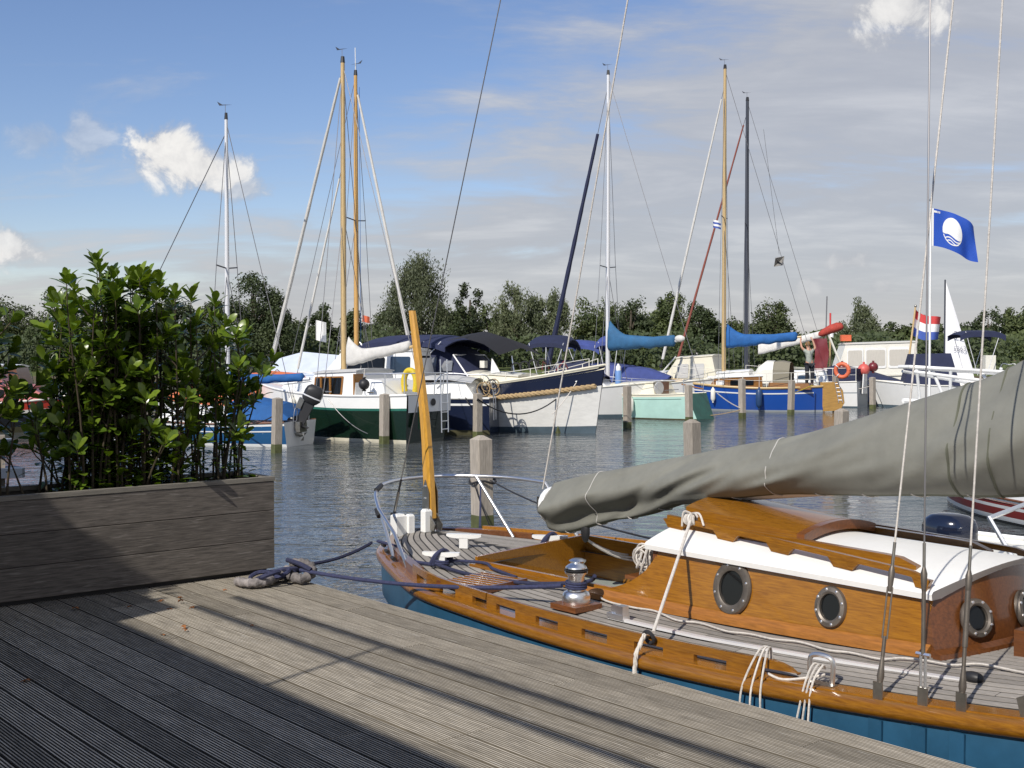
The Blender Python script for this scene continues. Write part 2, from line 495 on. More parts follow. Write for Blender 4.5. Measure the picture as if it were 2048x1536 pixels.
# ------------------------------------------------------------------ jetty (local x runs along its edge, local y points out over the water)
JX, JY, JA = -1.310037, 7.844885, R(-49.59637)
jd = Vector((math.cos(JA), math.sin(JA), 0)); jv = Vector((-jd.y, jd.x, 0))
def JW(s, t, z): return Vector((JX, JY, z)) + jd * s + jv * t
jetty = thing('jetty', (JX, JY, 0), JA, kind='structure')
ZD = .65
def ribbed(length, w=.140, th=.028, n=10):
    prof = []; gm = []
    p = w / n
    for i in range(n):
        y = -w / 2 + i * p
        prof += [(y + p * .10, th), (y + p * .52, th), (y + p * .62, th - .009), (y + p, th - .009)]
        gm += [0, 1, 1, 1]
    prof += [(w / 2, 0), (-w / 2, 0)]; gm[-1] = 0; gm += [0, 1]
    mb = MB().loft([[(0, y, z) for y, z in prof], [(length, y, z) for y, z in prof]], True, True, mifn=lambda i, j: gm[j])
    return mb.mesh('ribbed_board', ['deckwood', 'deckgroove'], False)
RB = {}
def board_mesh(l):
    k = round(l, 2)
    if k not in RB: RB[k] = ribbed(k)
    return RB[k]
S0, S1, BL = -1.18, 9.2, 3.2
rng = random.Random(3)
row = 0; t = -.0735
first = [1.1, 2.4, 1.75, 3.0, .8, 2.05]
while t > -6.6:
    s = S0; l = first[(row * 5 + row // 4) % 6]
    while s < S1:
        l2 = min(l, S1 - s)
        o = link('deck_board', board_mesh(l2), jetty, (s, t, ZD - .028 + rng.uniform(-.0015, .0015)))
        s += l2 + .005; l = BL
    row += 1; t -= .1475
for s in (-1.0, .2, 1.4, 2.6, 3.8, 5.0, 6.2, 7.4, 8.6):
    MB().box((s, -3.3, .545), (.07, 6.5, .148)).build('joist', 'planterwood', jetty, smooth=False)
MB().box((4.0, -.03, .535), (10.3, .04, .165)).build('edge_beam', 'postwood', jetty, smooth=False)
MB().box((-1.16, -3.3, .535), (.035, 6.5, .165)).build('end_beam', 'postwood', jetty, smooth=False)
for s in (-1.0, 2.2, 5.4):
    for t in (-.2, -3.2): MB().tube([(s, t, -1), (s, t, .47)], .09, 10).build('pile', 'postwood', jetty)

# dead leaves
lm = MB(); pts = []
lf = [(0, 0, 0), (.3, .16, .06), (.55, .30, .0), (.62, .12, .07), (1, 0, .02), (.62, -.14, .08), (.5, -.3, .01), (.3, -.15, .07)]
lm.add([(x * .05, y * .05, z * .12) for x, y, z in lf], [(0, 1, 3), (1, 2, 3), (3, 4, 5), (0, 3, 5), (0, 5, 7), (7, 5, 6)])
lmesh = lm.mesh('dead_leaf', 'deadleaf', False)
spots = [(145, 1217, 1.6), (355, 1205, 1.3), (345, 1218, 1.2), (355, 1196, 1.2), (393, 1213, 1.1), (370, 1258, 1.2), (378, 1262, .9), (318, 1270, 1), (500, 1250, .8), (268, 1212, 1.2), (40, 1365, 1.4), (455, 1180, .8), (330, 1200, 1.1)]
dl_names = ['largest brown dead leaf on the shaded boards below the planter', 'curled orange-brown leaf in the pile where shade meets sun', 'darker leaf lowest in the small leaf pile by the planter', 'upright brown leaf at the top of the leaf pile', 'single brown leaf on the sunny board right of the leaf pile', 'two-lobed dead leaf on the sunny board between shadow and rail shadow', 'small leaf touching the lone pair of leaves on the sunny board', 'brown leaf lying on the edge of the big shadow', 'tiny brown leaf between the two rail shadows', 'reddish dead leaf in deep shade under the planter', 'pale greenish leaf on the dark boards at far left', 'tiny leaf close to the grey chafe hose end', 'dark brown leaf left in the leaf pile by the planter']
for (p, q, k), nm in zip(spots, dl_names):
    w = atz(p, q, ZD + .004)
    o = link('dead_leaf', lmesh, None, w, (rng.uniform(-.3, .3), rng.uniform(-.3, .3), rng.uniform(0, 6)), nm, 'leaf', 'dead leaves scattered on the jetty')
    o.scale = (k, k, k)

# ------------------------------------------------------------------ planter box
planter = thing('planter_box', JW(-.5, 0, ZD), JA, 'long dark weathered wooden planter box on the jetty holding the leafy shrubs', 'planter')
PL, PW = 3.6, .56
bz = .03
for k, h in enumerate((.197, .197, .197)):
    mb = MB(); th = .024
    z0 = bz + k * .2
    # front board (faces +x), right end board, back board
    for (c, sz) in (((-.012, -PL / 2, z0 + h / 2), (th, PL, h)),):
        x, y, z = sz[0] / 2, sz[1] / 2, sz[2] / 2; e = .003
        prof = [(-x, -z), (x - e, -z), (x, -z + e), (x, z - e), (x - e, z), (-x, z)]
        mb.loft([[(c[0] + a, -PL, c[2] + b) for a, b in prof], [(c[0] + a, -.001, c[2] + b) for a, b in prof]])
    mb.build('board', 'planterwood', planter, smooth=False)
    MB().box((-PW / 2, -.014, z0 + h / 2), (PW - .052, .026, h)).build('board', 'planterwood', planter, smooth=False)
    MB().box((-PW + .012, -PL / 2, z0 + h / 2), (.024, PL, h)).build('board', 'planterwood', planter, smooth=False)
zr = bz + .6
MB().box((-.022, -PL / 2 + .004, zr + .014), (.052, PL, .028)).build('rim', 'planterrim', planter, smooth=False)
MB().box((-PW + .022, -PL / 2 + .004, zr + .014), (.052, PL, .028)).build('rim', 'planterrim', planter, smooth=False)
MB().box((-PW / 2, -.022, zr + .0155), (PW - .1, .052, .026)).build('rim', 'planterrim', planter, smooth=False)
MB().box((-PW / 2, -PL / 2, .015), (PW - .08, PL - .08, .03)).build('skid', 'blackrub', planter, smooth=False)
sb = MB(); rows = []
for i in range(60):
    y = -.03 - (PL - .06) * i / 59
    rows.append([(-.03 - (PW - .06) * j / 7, y, .56 + .02 * noise.noise(Vector((i * .5, j * .7, 3)))) for j in range(8)])
sb.loft(rows, closed=False).build('soil', 'soil', planter)

# ------------------------------------------------------------------ shrubs
leafv = [(0, 0, 0), (.30, .15, .03), (.30, 0, 0), (.30, -.15, .03), (.66, .235, .015), (.66, 0, -.02), (.66, -.235, .015), (.9, .14, -.05), (.9, 0, -.08), (.9, -.14, -.05), (1, 0, -.11)]
leaff = [(0, 2, 1), (0, 3, 2), (1, 2, 5, 4), (2, 3, 6, 5), (4, 5, 8, 7), (5, 6, 9, 8), (7, 8, 10), (8, 9, 10)]
def leaf_mesh(nm, mt): return MB().add(leafv, leaff).mesh(nm, mt, 'full')
LMESH = [leaf_mesh('laurel_leaf', 'laurel'), leaf_mesh('laurel_leaf_young', 'laurel_young')]
TOPT = [(-2.5, 2.3), (-2.0, 2.45), (-1.72, 2.55), (-1.60, 2.2), (-1.52, 2.35), (-1.42, 2.68), (-1.34, 2.45), (-1.25, 2.60), (-1.13, 2.72), (-.95, 2.62), (-.75, 2.70), (-.6, 2.60), (-.46, 2.64), (-.36, 2.52), (-.25, 2.34), (-.1, 2.32), (.04, 2.38), (.12, 2.2)]
srng = random.Random(21)
shr = [('laurel_shrub', 'leafy green shrub in the planter cut by the left edge of the photo', -2.6, -1.50), ('laurel_shrub', 'tall dense shrub in the middle of the planter with glossy sunlit leaves', -1.50, -.52), ('laurel_shrub', 'thinner open shrub at the right end of the planter, stems showing', -.52, .0)]
PZ = ZD + .56
def mkleaf(p, d, up, L, young):
    d = d.normalized(); sd = d.cross(up)
    sd = sd.normalized() if sd.length > 1e-4 else d.orthogonal().normalized()
    u = sd.cross(d)
    return Matrix((( *[d.x * L, sd.x * L, u.x * L], p.x), (*[d.y * L, sd.y * L, u.y * L], p.y), (*[d.z * L, sd.z * L, u.z * L], p.z), (0, 0, 0, 1)))
for name, label, ta, tb in shr:
    base = JW(-.78, (max(ta, -2.0) + min(tb, -.2)) / 2, PZ)
    root = thing(name, base, 0, label, 'shrub', 'shrubs growing in the planter')
    leaves = []
    nst = int((tb - ta) * (100 if tb < -.1 else 62))
    dens = 1.0
    for k in range(nst):
        tt = srng.uniform(ta, tb)
        if -1.66 < tt < -1.52 and srng.random() < .8: continue
        if tt < -1.34 and srng.random() < .62: continue
        if tt > -.3 and srng.random() < .35: continue
        top = interp(TOPT, tt)
        fr = srng.uniform(.86, 1.05) if k % 3 == 0 else (srng.uniform(.42, .98) if k % 3 == 1 or tb > -.1 else srng.uniform(.12, .6))
        ztip = PZ + .12 + (top - PZ - .12) * fr
        if tb > -.1 and fr < .5: ztip += .3
        sb0 = srng.uniform(-.93, -.64)
        st = sb0 + srng.uniform(-.14, .20)
        tbase = min(tt * .93 - .05 + srng.uniform(-.12, .12), -.12) if tt > -1.5 else tt + srng.uniform(-.1, .1)
        p0 = JW(sb0, tbase, PZ - .03); p3 = JW(st, tt, ztip)
        p1 = p0 + Vector((srng.uniform(-.05, .05), srng.uniform(-.05, .05), (ztip - PZ) * .4)); p2 = p3 - Vector((srng.uniform(-.04, .04), srng.uniform(-.04, .04), (ztip - PZ) * .3))
        path = bez(p0, p1, p2, p3, 8)
        loc = [q - base for q in path]
        MB().tube(loc, [.0095 - .0065 * i / 8 for i in range(9)], 5).build('stem', 'stem', root)
        H = ztip - PZ
        # tip rosettes and side twigs
        tips = [(p3, (path[-1] - path[-2]).normalized(), srng.randint(8, 11), 1)]
        for q in range(srng.randint(2, 4) if H > .4 else 1):
            f = srng.uniform(.45, .92)
            b0 = path[int(f * 8)]
            an = srng.uniform(0, 6.28)
            e = Vector((math.cos(an) * .10, math.sin(an) * .10, .11)) * srng.uniform(.7, 1.4)
            MB().tube([b0 - base, b0 + e * .5 + Vector((0, 0, -.008)) - base, b0 + e - base], [.005, .004, .003], 4).build('twig', 'stem', root)
            tips.append((b0 + e, e.normalized(), srng.randint(6, 9), 0))
        for (p, d, n, ismain) in tips:
            for j in range(n):
                an = j * 2.4 + srng.uniform(-.3, .3)
                open_ = .25 + .8 * (1 - j / n) + srng.uniform(-.12, .15)
                sd = d.orthogonal().normalized(); w = d.cross(sd)
                out = sd * math.cos(an) + w * math.sin(an)
                dd = d * math.cos(open_) + out * math.sin(open_)
                leaves.append((p - d * (.05 * (1 - j / n)), dd, d, srng.uniform(.065, .128), j > n * (.45 if ismain else .62)))
        lowest = .03 if tb < -.1 else .2
        nl = int(H * (24 if tb < -.1 else 10))
        if tt < -1.34: lowest = .52; nl //= 2
        if tt > -1.34:
            for j in range(7 if tt < -.5 else 3):   # low shoots close to the soil
                p = path[0].lerp(path[2], srng.random()) + Vector((srng.uniform(-.07, .07), srng.uniform(-.07, .07), srng.uniform(.0, .18)))
                an = srng.uniform(0, 6.28)
                leaves.append((p, Vector((math.cos(an), math.sin(an), srng.uniform(-.3, .8))), Vector((0, 0, 1)), srng.uniform(.08, .13), 0))
        pass
        for j in range(nl):
            f = lowest + (1 - lowest) * j / max(nl, 1) + srng.uniform(-.03, .03)
            f = min(max(f, 0), .97) * 8; i0 = int(f)
            p = path[i0].lerp(path[i0 + 1], f - i0)
            an = j * 2.4 + srng.uniform(-.5, .5)
            out = Vector((math.cos(an), math.sin(an), srng.uniform(-.25, .65)))
            leaves.append((p, out, Vector((0, 0, 1)), srng.uniform(.075, .12), 0))
    # the leaves facing the terrace (largest in view) are parts of their own, the rest one mass
    ray0 = Vector((0, 0, CH))
    order = sorted(range(len(leaves)), key=lambda i: (leaves[i][0] - ray0).length - leaves[i][3] * 3)
    own = set(order[:160])
    mass = MB()
    for i, (p, d, up, L, yg) in enumerate(leaves):
        M4 = mkleaf(p - base, d, up, L, yg)
        if i in own:
            o = link('leaf', LMESH[1 if yg else 0], root)
            o.matrix_local = M4
        else:
            mass.add([M4 @ Vector(q) for q in leafv], leaff, 1 if yg else 0)
    mass.build('foliage', ['laurel', 'laurel_young'], root, smooth='full', kind='stuff')

# ------------------------------------------------------------------ roof terrace behind the camera whose edge and rail shade the boards
mat('plaster', (.55, .53, .48), .9, var=.1, vscale=2)
terr = thing('terrace_building', JW(2, -6.8, ZD), JA, 'low building with a railed roof terrace behind the jetty', 'building')
TT = -4.72 + 6.8
MB().box((4, -1.0, 1.4), (13, .3, 2.8)).build('wall', 'plaster', terr, smooth=False)
MB().box((3.7, TT - 3.0, 2.80), (16, 6.0, .2)).build('roof_slab', 'plaster', terr, smooth=False)
for z in (2.90 + .46, 2.90 + .73):
    MB().tube([(-.62, TT - .02, z), (11.7, TT - .02, z)], .024, 10).build('rail', 'steel_dull', terr)
for k in range(4):
    MB().tube([(1.02 + 3.5 * k, TT - .02, 2.88), (1.02 + 3.5 * k, TT - .02, 3.63)], .014, 8).build('rail_post', 'steel_dull', terr)
MB().box((-2.5, TT - .06, 3.05), (3.66, .1, .44)).build('parapet', 'plaster', terr, smooth=False)
hed = thing('shade_hedge', JW(0, -4.9, ZD + 2.9), JA, 'unseen leafy hedge added on the roof terrace to shade the planter and boards', 'hedge')  # unseen foliage, added and shaped to cast leafy shade on planter and boards
hm = MB(); hr = random.Random(5)
for k in range(1500):
    x = hr.uniform(-2.4, 1.12); top = .42 + .15 * math.sin(x * 3) if x < .45 else .62 - .8 * max(0, x - .8)
    p = Vector((x, hr.uniform(-.25, .12), hr.uniform(.0, 1) * top))
    dd = Vector((hr.uniform(-1, 1), hr.uniform(-1, 1), hr.uniform(-.5, 1)))
    hm.add([mkleaf(p, dd, Vector((0, 0, 1)), hr.uniform(.10, .16), 0) @ Vector(q) for q in leafv], leaff)
hm.build('foliage', 'laurel', hed, smooth='full', kind='stuff')
# ------------------------------------------------------------------ near wooden sailing yacht (local x towards its bow, y away from the jetty)
YT0 = 1.25
yb = thing('wooden_yacht', JW(0, YT0, 0), JA, 'classic wooden sailing yacht with varnished cabin and blue hull beside the jetty', 'sailboat')
YW = lambda x, y, z: JW(x, y + YT0, z)
BT = [(-.66, .0), (-.62, .14), (-.54, .28), (-.3, .50), (0, .66), (.3, .80), (.7, .97), (1, 1.06), (1.5, 1.125), (2, 1.18), (2.5, 1.205), (3, 1.205), (3.5, 1.185), (4, 1.135), (4.5, 1.075), (5, .985), (5.8, .78), (6.6, .50), (7.3, .22), (7.8, .0)]
ST = [(-.66, .735), (0, .72), (1, .70), (2, .695), (3, .70), (4, .73), (5, .79), (6, .87), (7.8, 1.02)]
Bm = lambda s: max(0.0, sinterp(BT, s))
Sh = lambda s: sinterp(ST, s)
def Dk(s, y):
    b = max(Bm(s), .05)
    return Sh(s) + .075 * (1 - min(1, (y / b)) ** 2)
SS = [-.66, -.655, -.64, -.62, -.58, -.54, -.48, -.42, -.36, -.3, -.2, -.1] + [i * .1 for i in range(0, 79)]
# hull
hr_ = []
for s in SS:
    b = Bm(s); z = Sh(s)
    k = max(0, (s + .66)); ov = max(0, 1 - k / 1.2)
    prof = [(b, z), (b * 1.005, z - .14), (b * .99, z - .28), (b * (.95 - .2 * ov), .20 + .22 * ov), (b * (.85 - .4 * ov), .02 + .36 * ov), (b * (.5 - .3 * ov), -.3 + .6 * ov), (0, -.5 + .78 * ov)]
    ring = [(s, -y, zz) for y, zz in prof] + [(s, y, zz) for y, zz in reversed(prof[:-1])]
    hr_.append(ring)
MB().loft(hr_, closed=False).build('hull', 'hullblue', yb)
def shell(off, z0, s0, s1, side, w, h, name, m, step=.05, zfun=None, parent=None):
    mb = MB(); rings = []
    n = max(2, int((s1 - s0) / step))
    for i in range(n + 1):
        s = s0 + (s1 - s0) * i / n
        b = Bm(s) + off; z = Sh(s) + z0
        if zfun: z += zfun(s)
        rings.append([(s, side * (b + dy), z + dz) for dy, dz in ((0, 0), (w, 0), (w, h), (0, h))])
    mb.loft(rings)
    return mb.build(name, m, parent or yb)
# rub rail: half-round along the sheer, both sides
for side in (-1, 1):
    mb = MB(); rings = []
    for s in SS:
        b = Bm(s); z = Sh(s)
        nx = (Bm(s + .02) - Bm(s - .02)) / .04 if -.6 < s < 7.75 else 0
        nx = max(-1.2, min(2.2, nx)); ln = math.hypot(nx, 1)
        ox, oy = -nx / ln, 1 / ln
        ring = []
        for (d_, h_) in ((-.03, -.036), (.022, -.036), (.038, -.022), (.043, 0), (.036, .018), (.02, .027), (-.04, .027)):
            ring.append((s + ox * d_, side * max(0.0, b + oy * d_), z + h_))
        rings.append(ring)
    mb.loft(rings).build('rub_rail', 'varnish', yb)
    # covering board
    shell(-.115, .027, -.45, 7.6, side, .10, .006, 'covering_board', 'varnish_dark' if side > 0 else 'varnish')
# caulk base of the deck with a hole for cockpit
CK = (.78, 2.04, -.46, .44)
mb = MB()
ys = [-1 + i / 20 for i in range(41)]
ss = [s for s in SS if s > -.6 and s < 7.7]
gv = [[(s, min(1, max(-1, q)) * max(Bm(s) - .03, .01), 0) for q in ys] for s in ss]
for i, s in enumerate(ss):
    for j in range(41):
        x, y, _ = gv[i][j]; gv[i][j] = (x, y, Dk(s, y) + .018)
idx = {}
for i in range(len(ss)):
    for j in range(41):
        idx[i, j] = len(mb.v); mb.v.append(gv[i][j])
for i in range(len(ss) - 1):
    for j in range(40):
        cx = (gv[i][j][0] + gv[i + 1][j + 1][0]) / 2; cy = (gv[i][j][1] + gv[i + 1][j + 1][1]) / 2
        if CK[0] + .06 < cx < CK[1] - .0 and CK[2] + .03 < cy < CK[3] - .03: continue
        mb.f.append((idx[i, j], idx[i + 1, j], idx[i + 1, j + 1], idx[i, j + 1])); mb.m.append(0)
mb.build('deck_bed', 'caulk', yb)
CW = lambda s: interp([(1.5, .60), (2.0, .60), (3.0, .56), (4.0, .52)], s)   # cabin half width at deck
def blocked(s, y):
    if CK[0] - .02 < s < CK[1] + .05 and CK[2] - .05 < y < CK[3] + .05: return True
    if 1.9 < s < 3.98 + .12 * (1 - abs(y) / .55) and abs(y) < CW(s) + .03: return True
    return False
PWD = .054
for side in (-1, 1):
    for k in range(22):
        o0 = .125 + k * PWD; run = []
        def flush():
            if len(run) > 2:
                seg = run[:]
                # butt joints every few metres
                cuts = [0]; ln = 0
                L0 = 1.1 + (k * 7 % 5) * .42
                for i in range(1, len(seg)):
                    ln += seg[i] - seg[i - 1]
                    if ln > L0: cuts.append(i); ln = 0; L0 = 2.2
                cuts.append(len(seg) - 1)
                for a, b_ in zip(cuts, cuts[1:]):
                    if b_ - a < 1: continue
                    rings = []
                    for i in range(a, b_ + 1):
                        s = seg[i]
                        if i == a and a > 0: s += .004
                        y1 = Bm(s) - o0; y0 = y1 - PWD + .0125
                        y0 = max(y0, .002)
                        rings.append([(s, side * y0, Dk(s, y0) + .012), (s, side * y1, Dk(s, y1) + .012), (s, side * y1, Dk(s, y1) + .0205), (s, side * y0, Dk(s, y0) + .0205)])
                    MB().loft(rings).build('deck_plank', 'teak', yb, smooth=False)
            run.clear()
        s = -.56
        while s < 7.2:
            y = (Bm(s) - o0 - PWD / 2)
            if y > .02 and not blocked(s, side * y): run.append(s)
            else: flush()
            s += .04
        flush()
# toe rails with scupper openings
def toerail(side, s0, s1, parts, m):
    for (a, b_) in parts:
        n = max(2, int((b_ - a) / .04)); rings = []
        for i in range(n + 1):
            s = a + (b_ - a) * i / n
            y = Bm(s) - .062
            h = .072 * (1 if s1 - s > .16 else max(.25, math.sqrt(max(0, 1 - ((.16 - (s1 - s)) / .17) ** 2))))
            rings.append([(s, side * (y - .014), Sh(s) + .068), (s, side * (y + .014), Sh(s) + .068), (s, side * (y + .010), Sh(s) + .036 + h), (s, side * (y - .010), Sh(s) + .036 + h)])
        t_ = MB().loft(rings).build('toe_rail', m, yb)
        s = a; first_ = True
        sc = a + .10
        last = a
        while True:
            e = min(sc, b_)
            if e - last > .02:
                rings = []
                for i in range(5):
                    q = last + (e - last) * i / 4
                    y = Bm(q) - .062
                    rings.append([(q, side * (y - .013), Sh(q) + .026), (q, side * (y + .013), Sh(q) + .026), (q, side * (y + .013), Sh(q) + .069), (q, side * (y - .013), Sh(q) + .069)])
                MB().loft(rings).build('rail_foot', m, t_)
            if sc >= b_: break
            last = sc + .185; sc = last + .185
            if last >= b_: break
toerail(-1, .62, 3.74, [(.62, 1.60), (1.612, 3.74)], 'varnish')
toerail(1, -.35, 3.74, [(-.30, 1.70), (1.712, 3.74)], 'varnish')
# low bulwark round the stern
rings = []
for i in range(33):
    q = -1 + 2 * i / 32
    s = .62 - 1.24 * (1 - abs(q) ** 1.6) if q < 0 else -.30 - .30 * (1 - q ** 2) if False else .62 - 1.24 * (1 - abs(q) ** 1.6)
    if q > .72: break
    b = max(Bm(max(s, -.64)) - .055, 0) * (1 if q > 0 else -1)
    z = Sh(s) + .02
    inn = .93
    rings.append([(s - .01, b, z), (s + .03, b * inn, z), (s + .03, b * inn, z + .062), (s, b * 1.0, z + .066)])
MB().loft(rings).build('stern_rail', 'varnish_dark', yb)
for s in (-.30, -.08, .16):
    b = Bm(s) - .035
    MB().tube([(s - .03, -b - .006, Sh(s) + .055), (s + .03, -b - .03, Sh(s) + .055)], .014, 8).build('drain_hole', 'blackrub', yb)

# cockpit: coamings, walls, floor
x0, x1, y0, y1 = CK
zc = .865
MB().box(((x0 + x1) / 2, (y0 + y1) / 2, .60), (x1 - x0 + .04, y1 - y0 + .04, .02)).build('cockpit_floor', mat('floorgrey', (.30, .33, .29), .7, var=.12), yb, smooth=False)
MB().prism([(x0, y0 - .02, .61), (x0 + .02, y1, .61), (x0 + .05, y1, zc + .03), (x0 - .01, y0 - .02, zc - .03)], (-.024, 0, 0)).build('cockpit_wall', 'varnish', yb, smooth=False)
MB().prism([(x0 + .03, y1 + .002, .61), (x1 + .05, y1 + .002, .61), (x1 + .05, y1 + .002, zc + .02), (x0 + .03, y1 + .002, zc + .025)], (0, .026, 0)).build('cockpit_wall', 'varnish', yb, smooth=False)
MB().prism([(x0, y0, .61), (x1 + .0, y0, .61), (x1 + .0, y0, Dk(x1, y0) + .06), (x0, y0, Dk(x0, y0) + .05)], (0, -.026, 0)).build('cockpit_wall', 'varnish', yb, smooth=False)
MB().box(((x0 + x1) / 2, y0 - .045, Dk(1.4, y0) + .028), (x1 - x0 + .05, .06, .02)).build('coaming_cap', 'varnish', yb, smooth=False)
MB().box(((x0 + x1) / 2, y1 + .05, Dk(1.4, y1) + .03), (x1 - x0 + .05, .07, .02)).build('coaming_cap', 'varnish', yb, smooth=False)
MB().box((1.62, y1 - .09, .70), (.5, .16, .025)).build('cockpit_seat', 'varnish_dark', yb, smooth=False)

# cabin: sides sweep down aft into the cockpit coaming, raked rounded front
CB = lambda s: interp([(1.6, .775), (2.2, .775), (3, .785), (4.1, .80)], s)
ZT = lambda s: interp([(1.9, 1.125), (3.0, 1.105), (4.1, 1.085)], s)
XF = 3.99
for side in (-1, 1):
    rings = []
    n = 44
    for i in range(n + 1):
        s = 1.84 + (XF - 1.84) * i / n
        if s < 2.40:
            q = (s - 1.84) / .56
            top = CB(s) + .035 + (ZT(s) - CB(s) - .035) * (1 - math.sqrt(max(0, 1 - q ** 2)))
        else: top = ZT(s)
        w0 = CW(s); w1 = w0 - .05 * (top - CB(s)) / .32
        rings.append([(s, side * (w0 - .03), CB(s) - .06), (s, side * w0, CB(s) - .06), (s, side * w1, top), (s, side * (w1 - .03), top)])
    MB().loft(rings).build('cabin_side', 'varnish', yb)
    # quarter-round at the foot
    rings = []
    for i in range(25):
        s = 1.88 + (XF - 1.86) * i / 24
        w0 = CW(s); z = Dk(s, w0) + .022
        rings.append([(s, side * (w0 - .005), z), (s, side * (w0 + .034), z), (s, side * (w0 + .030), z + .03), (s, side * (w0 - .005), z + .055)])
    MB().loft(rings).build('base_moulding', 'varnish_mould', yb)
# front of the cabin, bowed forward
rings = []
for i in range(21):
    q = -1 + i / 10
    y = q * CW(XF); bow = .13 * (1 - q * q)
    zt = ZT(XF) + .10 * (1 - q * q) - .01
    rings.append([(XF + bow + .05, y, Dk(4.0, y) + .0), (XF + bow - .02, y * .92, zt), (XF + bow - .06, y * .92, zt), (XF + bow + .01, y, Dk(4.0, y))])
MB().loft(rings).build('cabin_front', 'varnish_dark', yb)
rings = []
for i in range(21):
    q = -1 + i / 10
    y = q * (CW(XF) + .02); bow = .13 * (1 - q * q); z = Dk(4.05, y) + .022
    rings.append([(XF + bow + .045, y, z), (XF + bow + .085, y, z), (XF + bow + .08, y, z + .022), (XF + bow + .04, y, z + .035)])
MB().loft(rings).build('base_moulding', 'varnish_dark', yb)
# cabin roof, cambered, white with a rolled edge
def RZ(s, y):
    w = CW(s)
    return ZT(s) + .105 * (1 - min(1, abs(y) / w) ** 2)
rings = []
for i in range(31):
    s = 2.34 + (XF + .02 - 2.34) * i / 30
    w = CW(s) - .022; ring = []
    for j in range(25):
        q = -1 + j / 12
        bow = (.13 * (1 - q * q)) * max(0, (s - 3.3) / (XF + .02 - 3.3)) ** 2 if s > 3.3 else 0
        ring.append((s + bow, q * w, ZT(s) + .105 * (1 - q * q) + .012))
    ring.append((s, w + .012, ZT(s) + .000)); ring.append((s, w + .008, ZT(s) - .026)); ring.append((s, w - .02, ZT(s) - .026))
    ring.append((s, -w + .02, ZT(s) - .026)); ring.append((s, -w - .008, ZT(s) - .026)); ring.append((s, -w - .012, ZT(s) + .000))
    rings.append(ring)
MB().loft(rings).build('cabin_roof', 'roofwhite', yb)
# aft bulkhead
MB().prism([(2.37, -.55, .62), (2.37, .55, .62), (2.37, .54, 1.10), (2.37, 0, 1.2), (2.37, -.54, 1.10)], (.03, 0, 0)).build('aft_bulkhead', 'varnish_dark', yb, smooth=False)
MB().prism([(2.365, -.26, .66), (2.365, .26, .66), (2.365, .26, 1.17), (2.365, -.26, 1.17)], (-.02, 0, 0)).build('companionway_door', 'varnish', yb, smooth=False)
# sliding hatch
ha, hb, hw = 2.40, 3.15, .305
rings = []
for i in range(2):
    s = (ha, hb)[i]; ring = []
    zt = RZ(s, 0) + (.130, .080)[i]
    zb = RZ(s, hw) + .005
    for j in range(13):
        q = -1 + j / 6
        ring.append((s, q * hw, zt - .045 * q * q))
    ring += [(s, hw, zb), (s, -hw, zb)]
    rings.append(ring)
hat = MB().loft(rings).build('sliding_hatch', 'varnish', yb)
rings = []
for s in (hb - .002, hb + .045):
    ring = []
    for j in range(13):
        q = -1 + j / 6; ring.append((s, q * (hw + .012), RZ(hb, 0) + .079 - .045 * q * q))
    for j in range(13):
        q = 1 - j / 6; ring.append((s, q * (hw + .012), RZ(hb, 0) + .030 - .045 * q * q))
    rings.append(ring)
MB().loft(rings).build('front_beam', 'varnish_dark', hat)
MB().loft([[(s, -hw - .006, RZ(s, hw) + .03 - .002), (s, -hw + .01, RZ(s, hw) + .03), (s, -hw + .01, RZ(s, hw) + .036), (s, -hw - .006, RZ(s, hw) + .036)] for s in (ha - .005, hb)]).build('hatch_groove', 'varnish_dark', hat)
MB().tube([(ha + .02, .0, RZ(ha, 0) + .125), (ha + .02, .1, RZ(ha, 0) + .155), (ha + .02, .16, RZ(ha, 0) + .12)], .012, 8).build('hatch_handle', 'varnish_dark', hat)
for side in (-1, 1):
    rings = []
    for i in range(17):
        s = 2.44 + 1.40 * i / 16
        h = .052 if s < 3.7 else .052 * math.sqrt(max(.02, 1 - ((s - 3.7) / .152) ** 2))
        y = side * (hw + .03); z = RZ(s, y)
        rings.append([(s, y - .022, z - .005), (s, y + .022, z - .005), (s, y + .02, z + h), (s, y - .02, z + h)])
    MB().loft(rings).build('hatch_runner', 'varnish', yb)
# hand rails on the roof: continuous bar on feet
for side in (-1, 1):
    yy = .36
    rings = []
    a, b_ = 2.32, 3.98
    for i in range(41):
        s = a + (b_ - a) * i / 40
        y = side * (yy + .078 * (s - a)); z = RZ(s, y)
        dn = 0 if s < b_ - .10 else .05 * (1 - math.sqrt(max(0, 1 - ((s - b_ + .10) / .1) ** 2)))
        rings.append([(s, y - .014, z + .046 - dn), (s, y + .014, z + .046 - dn), (s, y + .013, z + .074 - dn), (s, y - .013, z + .074 - dn)])
    h_ = MB().loft(rings).build('hand_rail', 'varnish', yb)
    for fc in (2.38, 2.76, 3.13, 3.52, 3.95):
        rings = []
        for dx, hh in ((-.09, .040), (-.07, .02), (-.055, 0), (.055, 0), (.07, .02), (.09, .040)):
            s = fc + dx * (.55 if fc > 3.9 else 1); y = side * (yy + .078 * (s - a)); z = RZ(s, y)
            rings.append([(s, y - .0125, z + hh + .006), (s, y + .0125, z + hh + .006), (s, y + .0125, z + .050), (s, y - .0125, z + .050)])
        MB().loft(rings).build('rail_foot', 'varnish', h_)
